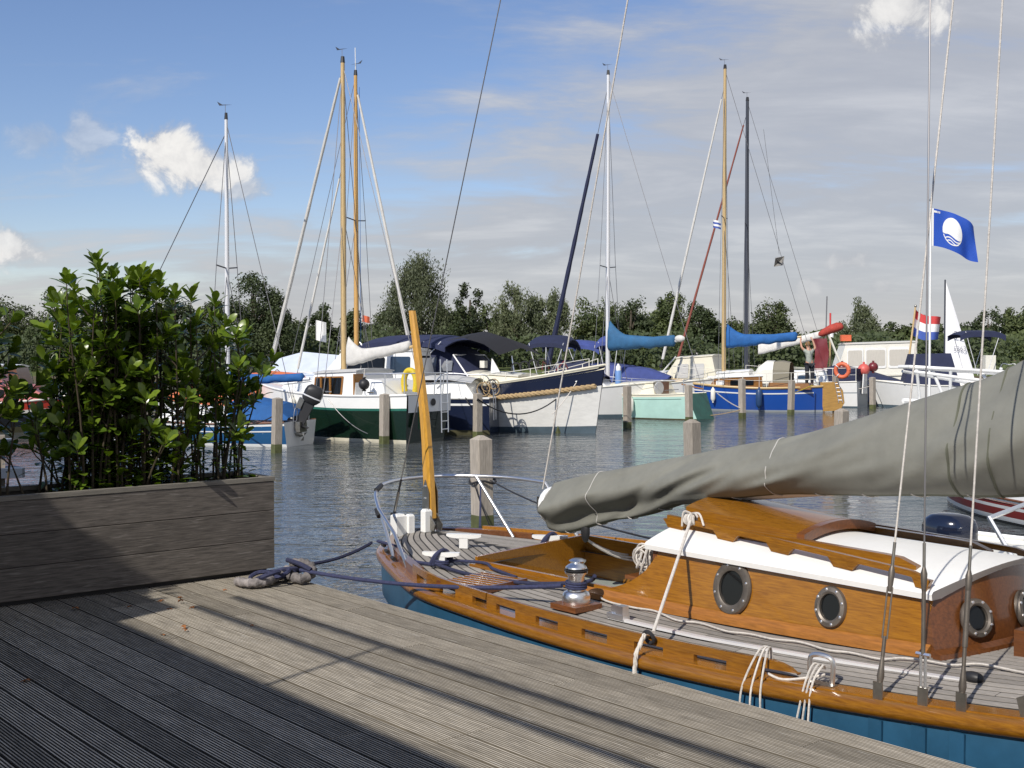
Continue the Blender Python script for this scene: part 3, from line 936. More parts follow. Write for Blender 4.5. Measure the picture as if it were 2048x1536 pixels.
# portholes
def porthole(s, y, z, r, nrm, parent=yb, ex=1.0):
    nrm = Vector(nrm).normalized(); e = thing_part('porthole', parent, (s, y, z), 0)
    e.rotation_euler = nrm.to_track_quat('Z', 'Y').to_euler(); e.scale = (ex, 1, 1)
    MB().lathe([(r * .62, -.004), (r * .64, .012), (r * .74, .018), (r * .94, .014), (r, .004), (r, -.01)], (0, 0, 0), 32).build('flange', 'bronze', e)
    MB().lathe([(r * .01, -.002), (r * .66, -.0018), (r * .66, -.01)], (0, 0, 0), 24).build('pane', 'glassdark', e)
    for k in range(8):
        t = k * math.pi / 4 + .3
        MB().lathe([(.0085, .012), (.008, .019), (.003, .021)], (r * .84 * math.cos(t), r * .84 * math.sin(t), 0), 6).build('bolt', 'steel', e)
def thing_part(name, parent, loc, rz=0):
    o = bpy.data.objects.new(name, None); COL.objects.link(o); o.parent = parent; o.location = loc; o.rotation_euler = (0, 0, rz); return o
def sidept(s, f, side):
    w = CW(s) - .05 * f; return side * (w + .001), CB(s) + (ZT(s) - CB(s)) * f
for side in (-1, 1):
    for (s, r, f) in ((2.915, .138, .54), (3.49, .100, .52)):
        y, z = sidept(s, f, side)
        porthole(s, y, z, r, (.02, side, .15), ex=.86)
for q in (-.60, .12):
    y = q * CW(XF) * .96
    porthole(XF + .13 * (1 - q * q) + .034, y, .97, .088, (1, q * .5, .25))
# fore hatch
fh = MB()
fh.loft([[(4.28, -.30, .83), (4.86, -.27, .83), (4.86, .27, .83), (4.28, .30, .83)], [(4.28, -.30, .95), (4.86, -.27, .94), (4.86, .27, .94), (4.28, .30, .95)]])
fho = fh.build('fore_hatch', 'varnish_dark', yb, smooth=False)
MB().lathe([(.21, 0), (.21, .02), (.18, .03), (.17, .01)], (4.55, 0, .948), 24).build('hatch_ring', 'steel', fho)
MB().lathe([(.17, .0), (.12, .035), (.001, .05)], (4.55, 0, .952), 24).build('pane', 'glassblue', fho)

# primary winch on wooden pad
wb = Vector((2.07, -.83, Dk(2.07, -.83) + .024))
wpad = MB().box(wb + Vector((0, 0, .015)), (.20, .20, .03)).build('winch_pad', 'varnish_dark', yb, smooth=False)
WZ = .74
wn = MB().lathe([(r_, .03 + (z_ - .03) * WZ) for r_, z_ in [(.075, .03), (.078, .04), (.078, .085), (.07, .11), (.05, .125), (.046, .15), (.045, .225), (.052, .245), (.062, .25), (.064, .262), (.05, .27)]], wb, 24).build('winch', 'steel', yb)
MB().lathe([(r_, .03 + (z_ - .03) * WZ) for r_, z_ in [(.05, .268), (.066, .272), (.066, .280), (.05, .284)]], wb, 24).build('rubber_ring', 'blackrub', wn)
MB().lathe([(r_, .03 + (z_ - .03) * WZ) for r_, z_ in [(.052, .284), (.060, .29), (.058, .30), (.04, .318), (.02, .325), (.018, .335), (.006, .337)]], wb, 24).build('winch_top', 'steel', wn)
for k in range(3): MB().torus(wb + Vector((0, 0, .118 + k * .013)), .054, .008, (0.05, 0, 1), 20, 6).build('rope_turn', 'rope_navy', wn)
# second winch behind
wb2 = Vector((1.86, -.62, .80))
MB().lathe([(.05, .0), (.05, .05), (.036, .08), (.036, .15), (.05, .17), (.03, .18)], wb2, 18).build('winch', 'steel', yb)
# mooring bollards with painted cross arms
def tee(s, y, rz, parent=yb):
    z = Dk(s, y) + .024; q = Matrix.Rotation(rz, 3, 'Z')
    base = Vector((s, y, z))
    e = thing_part('mooring_cleat', parent, base, rz); e.scale = (.8, .8, .8)
    MB().box((0, 0, .045), (.075, .06, .09)).build('cleat_post', 'white', e, smooth=False)
    MB().loft([[(x, -w, .085 + h0), (x, w, .085 + h0), (x, w, .122), (x, -w, .122)] for x, w, h0 in ((-.155, .02, .018), (-.13, .027, .008), (-.06, .03, 0), (.06, .03, 0), (.13, .027, .008), (.155, .02, .018))]).build('cleat_arm', 'white', e)
    return e
def thing_part(name, parent, loc, rz=0):
    o = bpy.data.objects.new(name, None); COL.objects.link(o); o.parent = parent; o.location = loc; o.rotation_euler = (0, 0, rz); return o
c1 = tee(.62, -.66, R(38)); c2 = tee(.70, .22, R(40)); c3 = tee(.30, -.22, R(38))
def wrap(e, n=4):
    for k in range(n):
        t = (k - n / 2) * .013
        MB().tube(smooth_path([(-.06 + t, -.045, .02), (-.03 + t * .6, -.04, .10), (.02 + t * .3, .0, .142), (.05 + t, .042, .10), (.07 + t, .05, .03)], 4), .0125, 6).build('rope_wrap', 'rope_navy', e)
    MB().torus((0, 0, .03), .06, .0125, (0, .1, 1), 18, 6).build('rope_wrap', 'rope_navy', e)
    MB().torus((0, 0, .052), .058, .0125, (.12, 0, 1), 18, 6).build('rope_wrap', 'rope_navy', e)
wrap(c1); wrap(c2)
# grating
g0 = Vector((1.22, -.80, Dk(1.22, -.8) + .03))
gr = thing_part('grating', yb, g0, R(8))
for k in range(8): MB().box((0, -.175 + k * .05, .018), (.34, .022, .022)).build('slat', 'varnish', gr, smooth=False)
for k in range(8): MB().box((-.155 + k * .0445, 0, .012), (.02, .372, .018)).build('slat', 'varnish', gr, smooth=False)
MB().box((.175, 0, .01), (.018, .40, .04)).build('slat', 'varnish_dark', gr, smooth=False)
MB().box((0, -.20, .01), (.37, .018, .04)).build('slat', 'varnish_dark', gr, smooth=False)
# stern blocks: white bitts
for (s, y, w, h) in ((-.52, -.20, .085, .165), (-.47, -.13, .05, .14), (-.40, -.03, .06, .17)):
    z = Dk(s, y) + .02
    MB().loft([[(s - w / 2, y - w / 2, z), (s + w / 2, y - w / 2, z), (s + w / 2, y + w / 2, z), (s - w / 2, y + w / 2, z)], [(s - w / 2, y - w / 2, z + h * .9), (s + w / 2, y - w / 2, z + h * .9), (s + w / 2, y + w / 2, z + h * .9), (s - w / 2, y + w / 2, z + h * .9)], [(s - w / 3, y - w / 3, z + h), (s + w / 3, y - w / 3, z + h), (s + w / 3, y + w / 3, z + h), (s - w / 3, y + w / 3, z + h)]]).build('bitt', 'white', yb, smooth=False)
# tiller raised on its rudder head
rh = Vector((-.41, .02, .82))
til = thing_part('tiller', yb, rh, 0)
MB().tube([(.02, .02, -.04), (-.0, 0, .06)], .022, 10).build('rudder_stock', 'steel', til)
for dy in (-.034, .034):
    MB().prism([(-.075, dy - .004, .03), (.085, dy - .004, .01), (.10, dy - .004, .06), (.03, dy - .004, .135), (-.01, dy - .004, .14)], (0, .008, 0)).build('hinge_plate', 'steel_dull', til, smooth=False)
MB().tube([(.0, -.05, .085), (.0, .05, .085)], .012, 8).build('hinge_bolt', 'steel', til)
tp = smooth_path([(-.005, 0, .10), (-.03, .0, .45), (-.075, 0, 0.85), (-.17, 0, 1.35), (-.235, 0, 1.66)], 5)
rings = []
for i, p in enumerate(tp):
    f = i / (len(tp) - 1)
    a = .048 - .021 * f; c_ = .040 - .018 * f
    if f < .2: a = .044
    rings.append([(p.x - a, p.y - c_ * .55, p.z), (p.x - a * .55, p.y - c_, p.z), (p.x + a * .55, p.y - c_, p.z), (p.x + a, p.y - c_ * .55, p.z), (p.x + a, p.y + c_ * .55, p.z), (p.x + a * .55, p.y + c_, p.z), (p.x - a * .55, p.y + c_, p.z), (p.x - a, p.y + c_ * .55, p.z)])
MB().loft(rings).build('tiller_bar', 'varnish_tiller', til)
for dy in (-.044, .044):
    MB().prism([(-.045, dy - .003, .09), (.035, dy - .003, .09), (.028, dy - .003, .30), (-.01, dy - .003, .39), (-.045, dy - .003, .30)], (0, .006, 0)).build('tiller_strap', 'steel_dull', til, smooth=False)
    for z in (.16, .25, .34): MB().lathe([(.010, 0), (.009, .006), (.002, .008)], (-.01, dy - .003, z), 8, (0, -1, 0)).build('bolt', 'steel', til)
# stern pulpit
ring = smooth_path([(.22, .60, 1.20), (-.10, .55, 1.21), (-.40, .42, 1.21), (-.62, .20, 1.205), (-.70, -.05, 1.19), (-.62, -.28, 1.17), (-.45, -.45, 1.13), (-.22, -.58, 1.06)], 8)
MB().tube(ring, .0125, 10).build('pulpit_rail', 'steel', yb)
MB().tube([(-.22, -.58, 1.06), (.12, -.68, .93), (.45, -.80, Dk(.45, -.8) + .02)], .0125, 10).build('pulpit_leg', 'steel', yb)
MB().tube([(-.40, -.48, 1.11), (-.1, -.60, .92), (.12, -.68, Dk(.12, -.68) + .02)], .0125, 10).build('pulpit_leg', 'steel', yb)
MB().tube([(-.38, .43, 1.21), (-.02, .50, Dk(0, .5) + .02)], .0125, 10).build('pulpit_leg', 'steel', yb)
MB().tube([(.22, .60, 1.20), (.50, .72, Dk(.5, .72) + .02)], .0125, 10).build('pulpit_leg', 'steel', yb)
MB().tube([(-.60, -.30, 1.17), (-.5, -.41, 1.15)], .019, 10).build('rubber_sleeve', 'blackrub', yb)
MB().tube([(-.30, -.54, 1.04), (-.24, -.56, 1.00)], .019, 10).build('rubber_sleeve', 'blackrub', yb)
# backstay
bs0 = Vector((-.63, -.20, .80))
wtop = YW(4.55, 0, 0)
bstop = Vector((4.2, 0, 15.3))
d = (bstop - bs0).normalized()
MB().tube([bs0 + d * .42, bstop], .0042, 6).build('backstay', 'wire', yb)
MB().tube([bs0, bs0 + d * .14], .006, 6).build('stay_rod', 'steel_dull', yb)
MB().tube([bs0 + d * .14, bs0 + d * .34], [.010, .012], 8).build('turnbuckle', 'steel_dull', yb)
MB().tube([bs0 + d * .30, bs0 + d * .44], .008, 8).build('stay_end', 'blackrub', yb)
MB().box(bs0 + d * .16, (.05, .03, .02)).build('stay_toggle', 'blackrub', yb, smooth=False)
# mast, boom
MB().tube([(4.42, 0, .8), (4.36, 0, 6), (4.22, 0, 15.5)], [.085, .085, .05], 16).build('mast', 'mastwood', yb)
BS = [(.90, 1.13, .20), (1.41, 1.18, .26), (2.6, 1.42, .30), (3.54, 1.50, .32), (4.1, 1.50, .33), (4.55, 1.52, .35)]
MB().tube([(.90, 0, 1.13), (4.4, 0, 1.62)], .034, 12).build('boom', 'white', yb)
MB().lathe([(.12, -.03), (.125, .0), (.12, .015), (.05, .03)], (.97, 0, 1.15), 18, (-1, 0, -.05)).build('boom_end', 'white', yb)
MB().box((.89, -.02, 1.16), (.06, .05, .085)).build('boom_block', 'steel_dull', yb, smooth=False)
# sail cover
TOPZ = [(.99, 1.305), (1.09, 1.33), (1.41, 1.40), (2.0, 1.52), (2.6, 1.650), (3.0, 1.735), (3.53, 1.89), (3.8, 1.975), (4.1, 2.085), (4.4, 2.28), (4.6, 2.5)]
BOTZ = [(.99, .995), (1.09, .985), (1.41, 1.075), (1.84, 1.185), (2.2, 1.28), (2.6, 1.355), (3.0, 1.40), (3.54, 1.445), (4.1, 1.49), (4.6, 1.55)]
HW = [(.90, .105), (1.2, .12), (1.8, .125), (2.6, .15), (3.4, .17), (4.1, .20), (4.6, .24)]
rings = []; NR = 260; NC = 72
cr_ = random.Random(12)
CRS = [(cr_.uniform(1.0, 4.3), cr_.uniform(.25, .8), cr_.uniform(-.05, .55), cr_.uniform(.3, .95), cr_.uniform(.010, .024), cr_.choice((-1, 1, 1))) for _ in range(15)]
def creases(s, u):
    h = 0
    for (cs, cu, th, ln, am, sg) in CRS:
        du = (u - cu) * .45; ds = s - cs
        if abs(ds) > 1.2 or abs(du) > .5: continue
        a = ds * math.cos(th) + du * math.sin(th); b = -ds * math.sin(th) + du * math.cos(th) + .12 * a * a
        if abs(a) < ln: h += sg * am * math.exp(-(b / .042) ** 2) * (1 - (a / ln) ** 2)
    return h
for i in range(NR + 1):
    s = .99 + 3.50 * i / NR
    zt = sinterp(TOPZ, s); zb = sinterp(BOTZ, s); w = sinterp(HW, s); ring = []
    for j in range(NC):
        a = 2 * math.pi * j / NC          # 0 at the bottom
        u = (1 - math.cos(a)) / 2         # 0 bottom 1 top
        zz = zb + (zt - zb) * u
        sh = math.sin(a)
        belly = w * (abs(sh) ** .8) * (1.15 - .55 * u + .25 * math.sin(math.pi * u)) * (1 - .55 * math.exp(-((u - .18) / .16) ** 2) * max(0, min(1, (2.3 - s) / .6)))
        y = belly * (1 if sh > 0 else -1)
        f = noise.noise(Vector((s * 1.6 - u * 1.3, u * 1.2, 1.7 + (5 if sh > 0 else 0)))) * .036
        f += noise.noise(Vector((s * 4.0 - u * 3.5, u * 3.0, 8.2 + (5 if sh > 0 else 0)))) * .013
        # diagonal drag folds
        f += .018 * max(0, math.sin(s * 7.5 - u * 5.2 + 1.6 * noise.noise(Vector((s, u * 2, 3))))) ** 3 * math.sin(math.pi * min(1, u * 1.25))
        f += creases(s, u) * (1 if sh < 0 else .4)
        y += (1 if sh > 0 else -1) * f * min(1, abs(sh) * 2)
        zz += .010 * noise.noise(Vector((s * 2.2, u, 4.4)))
        # hem droops and opens under the boom at the aft end
        if u < .12 and s < 2.4: zz -= .012 * abs(math.sin(s * 6))
        ring.append((s, y, zz))
    rings.append(ring)
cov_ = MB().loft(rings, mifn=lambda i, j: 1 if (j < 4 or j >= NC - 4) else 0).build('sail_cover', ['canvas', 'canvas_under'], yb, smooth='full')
for s in (1.42, 2.82, 3.9, 4.1):
    i = round((s - .99) / 3.50 * NR)
    pts = []
    for j in range(2, NC - 1):
        p = Vector(rings[i][j]); c = Vector((p.x, 0, (sinterp(TOPZ, s) + sinterp(BOTZ, s)) / 2))
        q = p + (p - c).normalized() * .0015; q.x += .05 * math.sin(j / NC * 6.28) ** 2 * .6
        pts.append(q)
    MB().tube(pts, .0028 if s < 3.5 else .006, 5).build('seam', 'sailcloth' if s < 3.5 else 'canvas_under', cov_)
# lacing under the boom and a long seam along the cover
for k in range(11):
    s = 1.15 + .28 * k; i = round((s - .99) / 3.50 * NR)
    MB().tube([Vector(rings[i][j]) + Vector((.01 * math.sin(j), -.003 if j < NC / 2 else .003, -.003)) for j in list(range(NC - 5, NC)) + list(range(0, 6))], .004, 5).build('lacing', 'rope_white', cov_)
# black block hanging under the boom with mainsheet falls
MB().ball((1.30, -.02, 1.02), .035, 12, 10, (1, .7, 2.2)).build('mainsheet_block', 'blackrub', yb)
for k, (tx, ty) in enumerate(((1.22, .52), (1.30, .56), (1.38, .60))):
    MB().tube(sag((1.30, -.02, .97), (tx, ty, Dk(tx, ty) + .04), .03 + .02 * k, 10), .007, 6).build('mainsheet', 'rope_white', yb)
# topping lift from the boom end to the masthead
MB().tube([(.87, 0, 1.25), (4.22, 0, 14.5)], .0055, 6).build('topping_lift', 'rope_white', yb)
# deck track with car
trk = MB().loft([[(s, -.86 + .10 * max(0, s - 3.0) + q, Dk(s, -.85) + z) for q, z in ((-.016, .024), (.016, .024), (.016, .036), (-.016, .036))] for s in [2.36 + .12 * i for i in range(17)]]).build('deck_track', 'alumast', yb)
car = MB(); cz = Dk(2.4, -.87) + .036
car.box((2.42, -.86, cz + .012), (.12, .05, .024)); car.box((2.45, -.86, cz + .045), (.05, .045, .05)); car.lathe([(.026, -.008), (.026, .008)], (2.40, -.86, cz + .045), 12, (0, 1, 0))
car.build('track_car', 'steel', yb, smooth=False)
MB().ball((4.33, -.735, Dk(4.3, -.73) + .04), .03, 10, 8, (1.6, .9, .8)).build('track_end', 'blackrub', yb)
# fairlead with line
fl = thing_part('fairlead', yb, (3.84, -1.085, Sh(3.84) + .03), R(4))
MB().tube(smooth_path([(-.05, 0, 0), (-.055, 0, .10), (-.03, 0, .125), (.03, 0, .125), (.055, 0, .10), (.05, 0, 0)], 5), .011, 8).build('fairlead_frame', 'steel', fl)
MB().box((0, 0, .005), (.13, .05, .012)).build('fairlead_base', 'steel_dull', fl, smooth=False)
# chain plates, turnbuckles, shrouds
SH = [(4.13, -1.115, (4.33, -.02, 8.6), 0), (4.31, -1.085, (4.07, -.66, 5.9), 1), (4.46, -1.065, (4.30, -.02, 8.6), 0)]
for s, y, top, kind in SH:
    base = Vector((s, y, Sh(s) + .02)); top = Vector(top); d = (top - base).normalized()
    cp_ = MB().box(base + Vector((0, .0, .035)), (.042, .007, .085)).build('chain_plate', 'steel_dull', yb, smooth=False)
    MB().box(Vector((s, -Bm(s) * 1.004 - .006, Sh(s) - .30)), (.06, .012, .5)).build('hull_strap', 'hullblue', yb, smooth=False)
    tb_ = thing_part('turnbuckle', yb, base, 0)
    P = lambda f: d * f + Vector((0, 0, 0))
    if kind == 0:
        MB().tube([P(.075), P(.10), P(.14), P(.20)], [.011, .0155, .011, .005], 10).build('fork', 'bronze', tb_)
        MB().tube([P(.18), P(.26)], .008, 8).build('screw', 'bronze', tb_)
        if s < 4.3:
            for o in (-.011, .011): MB().tube([P(.25) + Vector((o, 0, 0)), P(.46) + Vector((o, 0, 0))], .0035, 6).build('frame_bar', 'bronze', tb_)
        else: MB().tube([P(.25), P(.48)], .0105, 10).build('barrel', 'bronze', tb_)
    else:
        for o in (-.010, .010): MB().tube([P(.05) + Vector((o, 0, 0)), P(.20) + Vector((o, 0, 0))], .006, 6).build('frame_bar', 'steel', tb_)
        MB().tube([P(.20), P(.48)], .0085, 10).build('barrel', 'bronze', tb_)
        MB().tube([P(.205) + Vector((-.03, 0, 0)), P(.205) + Vector((.03, 0, 0))], .008, 6).build('pin', 'steel', tb_)
    MB().tube([P(.44), P(.47), P(.52), P(.55)], [.007, .011, .0135, .005], 10).build('fork', 'bronze', tb_)
    MB().tube([P(.54), P(.64)], .0065, 8).build('swage', 'steel_dull', tb_)
    MB().tube([base + d * .6, top], .0042 if kind == 0 else .0036, 6).build('shroud', 'rope_white' if kind == 0 else 'wire', yb)
MB().tube([(4.07, -.66, 5.9), (4.36, 0, 5.75)], .02, 8).build('spreader', 'mastwood', yb)
MB().tube([(4.07, -.66, 5.9), (4.26, -.03, 12.8)], .0036, 6).build('shroud', 'wire', yb)
MB().prism([(4.68, -1.03, Sh(4.7) + .02), (4.76, -1.02, Sh(4.7) + .02), (4.78, -1.02, Sh(4.7) + .1), (4.74, -1.02, Sh(4.7) + .12), (4.72, -1.025, Sh(4.7) + .09), (4.70, -1.03, Sh(4.7) + .12), (4.66, -1.03, Sh(4.7) + .1)], (0, .01, 0)).build('deck_bracket', 'steel_dull', yb, smooth=False)
# ------------------------------------------------------------------ moored boats: shared builders
mat('mint', (.42, .64, .57), .4, var=.14, vscale=1.5, coat=.1)
mat('mintdark', (.02, .12, .09), .4, var=.3, vscale=3)
mat('greenhull', (.006, .019, .011), .22, var=.1, vscale=1, coat=.4)
mat('navyhull', (.012, .018, .045), .2, var=.1, vscale=1, coat=.4)
mat('blackhull', (.012, .014, .018), .25, coat=.3)
mat('royalhull', (.012, .075, .36), .25, var=.08, vscale=1, coat=.4)
mat('midblue', (.018, .095, .23), .25, var=.08, vscale=1, coat=.3)
mat('boot', (.09, .13, .16), .5, var=.2, vscale=3)
mat('bootcream', (.62, .58, .46), .5, var=.2, vscale=4)
mat('bootweed', (.07, .065, .03), .8, var=.4, vscale=5)
mat('greyhull', (.34, .37, .39), .35, var=.08, vscale=1)
mat('redhull', (.52, .05, .03), .35, var=.1, vscale=2)
mat('pinkred', (.55, .20, .18), .45, var=.1, vscale=2)
mat('orange_tarp', (.62, .17, .07), .75, var=.2, vscale=3, bump=.2, bscale=12)
mat('paleblue_tarp', (.58, .64, .74), .7, var=.1, vscale=3)
mat('rubberred', (.60, .10, .07), .45)
mat('buoyorange', (.65, .14, .06), .5)
mat('buoyyellow', (.62, .46, .02), .6, var=.15, vscale=6)
mat('fenderblue', (.03, .14, .36), .4)
mat('fenderdark', (.02, .055, .14), .4)
mat('curtain', (.55, .52, .46), .8, var=.12, vscale=2, stretch=(30, 30, 1))
mat('clearvinyl', (.16, .17, .19), .12, spec=.5)
mat('khaki', (.22, .20, .15), .8)
mat('maroon', (.16, .02, .025), .4, coat=.2)
mat('greycover', (.50, .50, .49), .8, var=.08, vscale=4)
class Boat:
    def __init__(s, name, stern, head, L, label, cat='sailboat', group=None):
        h = Vector((head[0], head[1], 0)).normalized()
        s.L = L; s.h = h; s.p = Vector((-h.y, h.x, 0)); s.o = Vector((stern[0], stern[1], 0))
        s.root = thing(name, s.o, math.atan2(h.y, h.x), label, cat, group)
    def lp(s, px, py, y):
        r = ray(px, py); c = Vector((0, 0, CH))
        # (c + k r - o) . p = y
        k = (y - (c - s.o).dot(s.p)) / r.dot(s.p)
        w = c + r * k - s.o
        return Vector((w.dot(s.h), y, w.z))
    def w(s, x, y, z): return s.o + s.h * x + s.p * y + Vector((0, 0, z))
    def hull(s, B, fs, fm, fb, bands, sr=.75, rake=.45, srake=.0, transom=None, deck='offwhite', rail='offwhite', railr=.03, wl=.82, n=34, double=False, deckdrop=.05, railname='rub_rail'):
        L = s.L
        plan = [(0, sr), (.12, sr + (1 - sr) * .42), (.28, sr + (1 - sr) * .82), (.45, 1), (.62, .97), (.75, .82), (.86, .57), (.94, .30), (1, .015)]
        if double: plan[0] = (0, .02); plan[1] = (.1, .45); plan[2] = (.25, .85)
        s.hb = lambda x: B / 2 * max(.015, sinterp(plan, min(1, max(0, x / L))))
        s.sh = lambda x: fm + (fs - fm) * max(0, 1 - x / (L * .45)) ** 2 + (fb - fm) * max(0, (x / L - .3) / .7) ** 2
        s.xs = lambda x, f: x + rake * f * (x / L) ** 4 - srake * f * (1 - x / L) ** 5
        # rows: (fraction of freeboard, material of the strip below it)
        rows = [-.35, 0.0] + [b[0] for b in bands]
        mats_ = []; names = []
        for b in bands:
            if b[1] not in names: names.append(b[1])
        rings = []
        for i in range(n + 1):
            x = L * (i / n) ** .9 if i else 0
            hb = s.hb(x); sh = s.sh(x); ring = []
            u = x / L
            ww = wl - (wl - .55) * u ** 3
            for f in rows:
                q = max(f, 0)
                y = hb * (ww + (1 - ww) * q ** .8) * (1 if f >= 0 else .72)
                z = f * sh if f >= 0 else f
                ring.append((s.xs(x, q), y, z))
            ring2 = [(a, -b_, c_) for a, b_, c_ in ring]
            rings.append(ring2[::-1] + ring if False else [*reversed(ring)] + ring2)
        k = len(rows)
        def mi(i, j):
            r = j if j < k - 1 else (2 * k - 2 - j if j > k - 1 else None)
            if r is None: return names.index(bands[0][1])
            # side strip: j=0 is top strip (between rows[k-1], rows[k-2])
            if j < k - 1: top = k - 1 - j
            else: top = j - k + 1
            b = bands[max(0, top - 2)]
            return names.index(b[1])
        s.hull_o = MB().loft(rings, closed=False, mifn=mi).build('hull', names, s.root, smooth=30)
        tr = rings[0]
        if not double:
            nm = transom if transom else bands[-1][1]
            MB().add(tr, [tuple(range(len(tr) - 1, -1, -1))]).build('transom', nm, s.root, smooth=False)
        dk = []
        for i in range(n + 1):
            x = L * (i / n) ** .9 if i else 0
            hb = s.hb(x) * .985; sh = s.sh(x) - deckdrop
            dk.append([(s.xs(x, 1), y * hb, sh + .05 * (1 - y * y)) for y in (-1, -.5, 0, .5, 1)])
        MB().loft(dk, closed=False).build('deck', deck, s.root)
        if rail:
            for sd in (-1, 1):
                pts = [(s.xs(L * i / n, 1), sd * s.hb(L * i / n), s.sh(L * i / n)) for i in range(n + 1)]
                MB().tube(pts, railr, 6).build(railname, rail, s.root)
        return s
    def strip(s, f0, f1, out, m, name, x0=0.0, x1=None, wl=.82, sides=(-1, 1), n=30):
        x1 = x1 if x1 is not None else s.L
        for sd in sides:
            rings = []
            for i in range(n + 1):
                x = x0 + (x1 - x0) * i / n; u = x / s.L; ww = wl - (wl - .55) * u ** 3
                y0 = s.hb(x) * (ww + (1 - ww) * f0 ** .8); y1 = s.hb(x) * (ww + (1 - ww) * f1 ** .8); z0, z1 = f0 * s.sh(x), f1 * s.sh(x)
                rings.append([(s.xs(x, f0), sd * (y0 - .02), z0), (s.xs(x, f0), sd * (y0 + out), z0), (s.xs(x, f1), sd * (y1 + out), z1), (s.xs(x, f1), sd * (y1 - .02), z1)])
            MB().loft(rings).build(name, m, s.root)
    def trunk(s, x0, x1, w0, w1, h0, h1, m, rf=.3, ra=.1, roof=None, zb=None, tumble=.88, name='cabin', over=.04, camber=.06, parent=None):
        zb = zb if zb is not None else s.sh((x0 + x1) / 2) - .06
        zb2 = zb
        def ring(x, w, z): return [(x, -w, z), (x, w, z)]
        v = [(x0, -w0, zb), (x0, w0, zb), (x1, w1, zb2), (x1, -w1, zb2), (x0 + ra, -w0 * tumble, zb + h0), (x0 + ra, w0 * tumble, zb + h0), (x1 - rf, w1 * tumble, zb + h1), (x1 - rf, -w1 * tumble, zb + h1)]
        c = MB().add(v, [(0, 1, 5, 4), (1, 2, 6, 5), (2, 3, 7, 6), (3, 0, 4, 7), (4, 5, 6, 7)]).build(name, m, parent or s.root, smooth=False)
        if roof:
            rings = []
            for i in range(9):
                t = i / 8
                x = x0 + ra - over + (x1 - rf - x0 - ra + 2 * over) * t; w = (w0 + (w1 - w0) * t) * tumble + over; z = zb + h0 + (h1 - h0) * t + .004
                top = [(x, q * w, z + .03 + camber * (1 - q * q)) for q in (-1, -.7, -.35, 0, .35, .7, 1)]
                rings.append(top + [(x, w, z), (x, -w, z)])
            MB().loft(rings).build('roof', roof, parent or s.root, smooth=30)
        s.tk = (x0, x1, w0, w1, zb, h0, h1, rf, ra, tumble)
        return c
    def win(s, xa, xb, fa, fb, side, m='glassdark', frame=None, name='window', slant=0.0, rr=.25):
        # window on the side of the last trunk; x in metres, f = fraction of height
        x0, x1, w0, w1, zb, h0, h1, rf, ra, tb = s.tk
        def P(x, f, o):
            t = (x - x0) / (x1 - x0); w = (w0 + (w1 - w0) * t); w = w * (1 - (1 - tb) * f) + o
            return Vector((x + slant * f, side * w, zb + f * (h0 + (h1 - h0) * t)))
        def rect(a, b, c, d, o, r):
            pts = []
            for (cx, cy, a0) in ((b - r, c + r * (d - c) / (b - a), -90), (b - r, d - r * (d - c) / (b - a), 0), (a + r, d - r * (d - c) / (b - a), 90), (a + r, c + r * (d - c) / (b - a), 180)):
                for k in range(4):
                    t = R(a0 + k * 30); pts.append(P(cx + r * math.cos(t), cy + r * (d - c) / (b - a) * math.sin(t), o))
            return pts
        r = (xb - xa) * rr
        wdo = None
        if frame:
            e = .05; fe = .035
            wdo = MB().prism(rect(xa - e, xb + e, fa - fe * 1.6, fb + fe * 1.6, .006, r), (0, side * .015, 0)).build(name, frame, s.root, smooth=False)
            MB().prism(rect(xa, xb, fa, fb, .018, r), (0, side * .008, 0)).build('pane', m, wdo, smooth=False)
        else:
            wdo = MB().prism(rect(xa, xb, fa, fb, .004, r), (0, side * .012, 0)).build(name, m, s.root, smooth=False)
        return wdo
    def tube(s, name, pts, r, m, n=6, parent=None):
        return MB().tube(pts, r, n).build(name, m, parent or s.root)
    def mast(s, x, ztop, r, m, z0=None, spread=(), spw=.45, bowx=None, bowz=None, sternx=0.1, furl=None, furlr=.045, stay_top=.97, shroudx=0.0, wire_r=.011, back=True, lean=0.0, spm='darkmast'):
        z0 = z0 if z0 is not None else s.sh(x)
        mo = MB().tube([(x, 0, z0), (x + lean * .5, 0, (z0 + ztop) / 2), (x + lean, 0, ztop)], [r, r * .98, r * .7], 12).build('mast', m, s.root)
        MB().tube([(x + lean, 0, ztop), (x + lean, 0, ztop + .16)], [r * .8, r * .6], 8).build('masthead_light', 'blackrub', mo)
        MB().tube([(x + lean + .02, 0, ztop + .1), (x + lean + .02, 0, ztop + .36)], .006, 5).build('vane_rod', 'wire', mo)
        MB().prism([(x + lean - .16, 0, ztop + .34), (x + lean + .1, 0, ztop + .36), (x + lean + .24, 0, ztop + .44), (x + lean + .18, 0, ztop + .34)], (0, .008, 0)).build('wind_vane', 'darkmast', mo, smooth=False)
        for zsp in spread:
            MB().tube([(x + lean * .4, -spw, zsp + .03), (x + lean * .4, 0, zsp - .02), (x + lean * .4, spw, zsp + .03)], .018, 6).build('spreader', spm, mo)
        bx = bowx if bowx is not None else s.xs(s.L, 1) - .05
        bz = bowz if bowz is not None else s.sh(s.L) + .05
        zt = ztop * stay_top
        MB().tube([(bx, 0, bz), (x + lean, 0, zt)], wire_r, 5).build('forestay', 'wire', s.root)
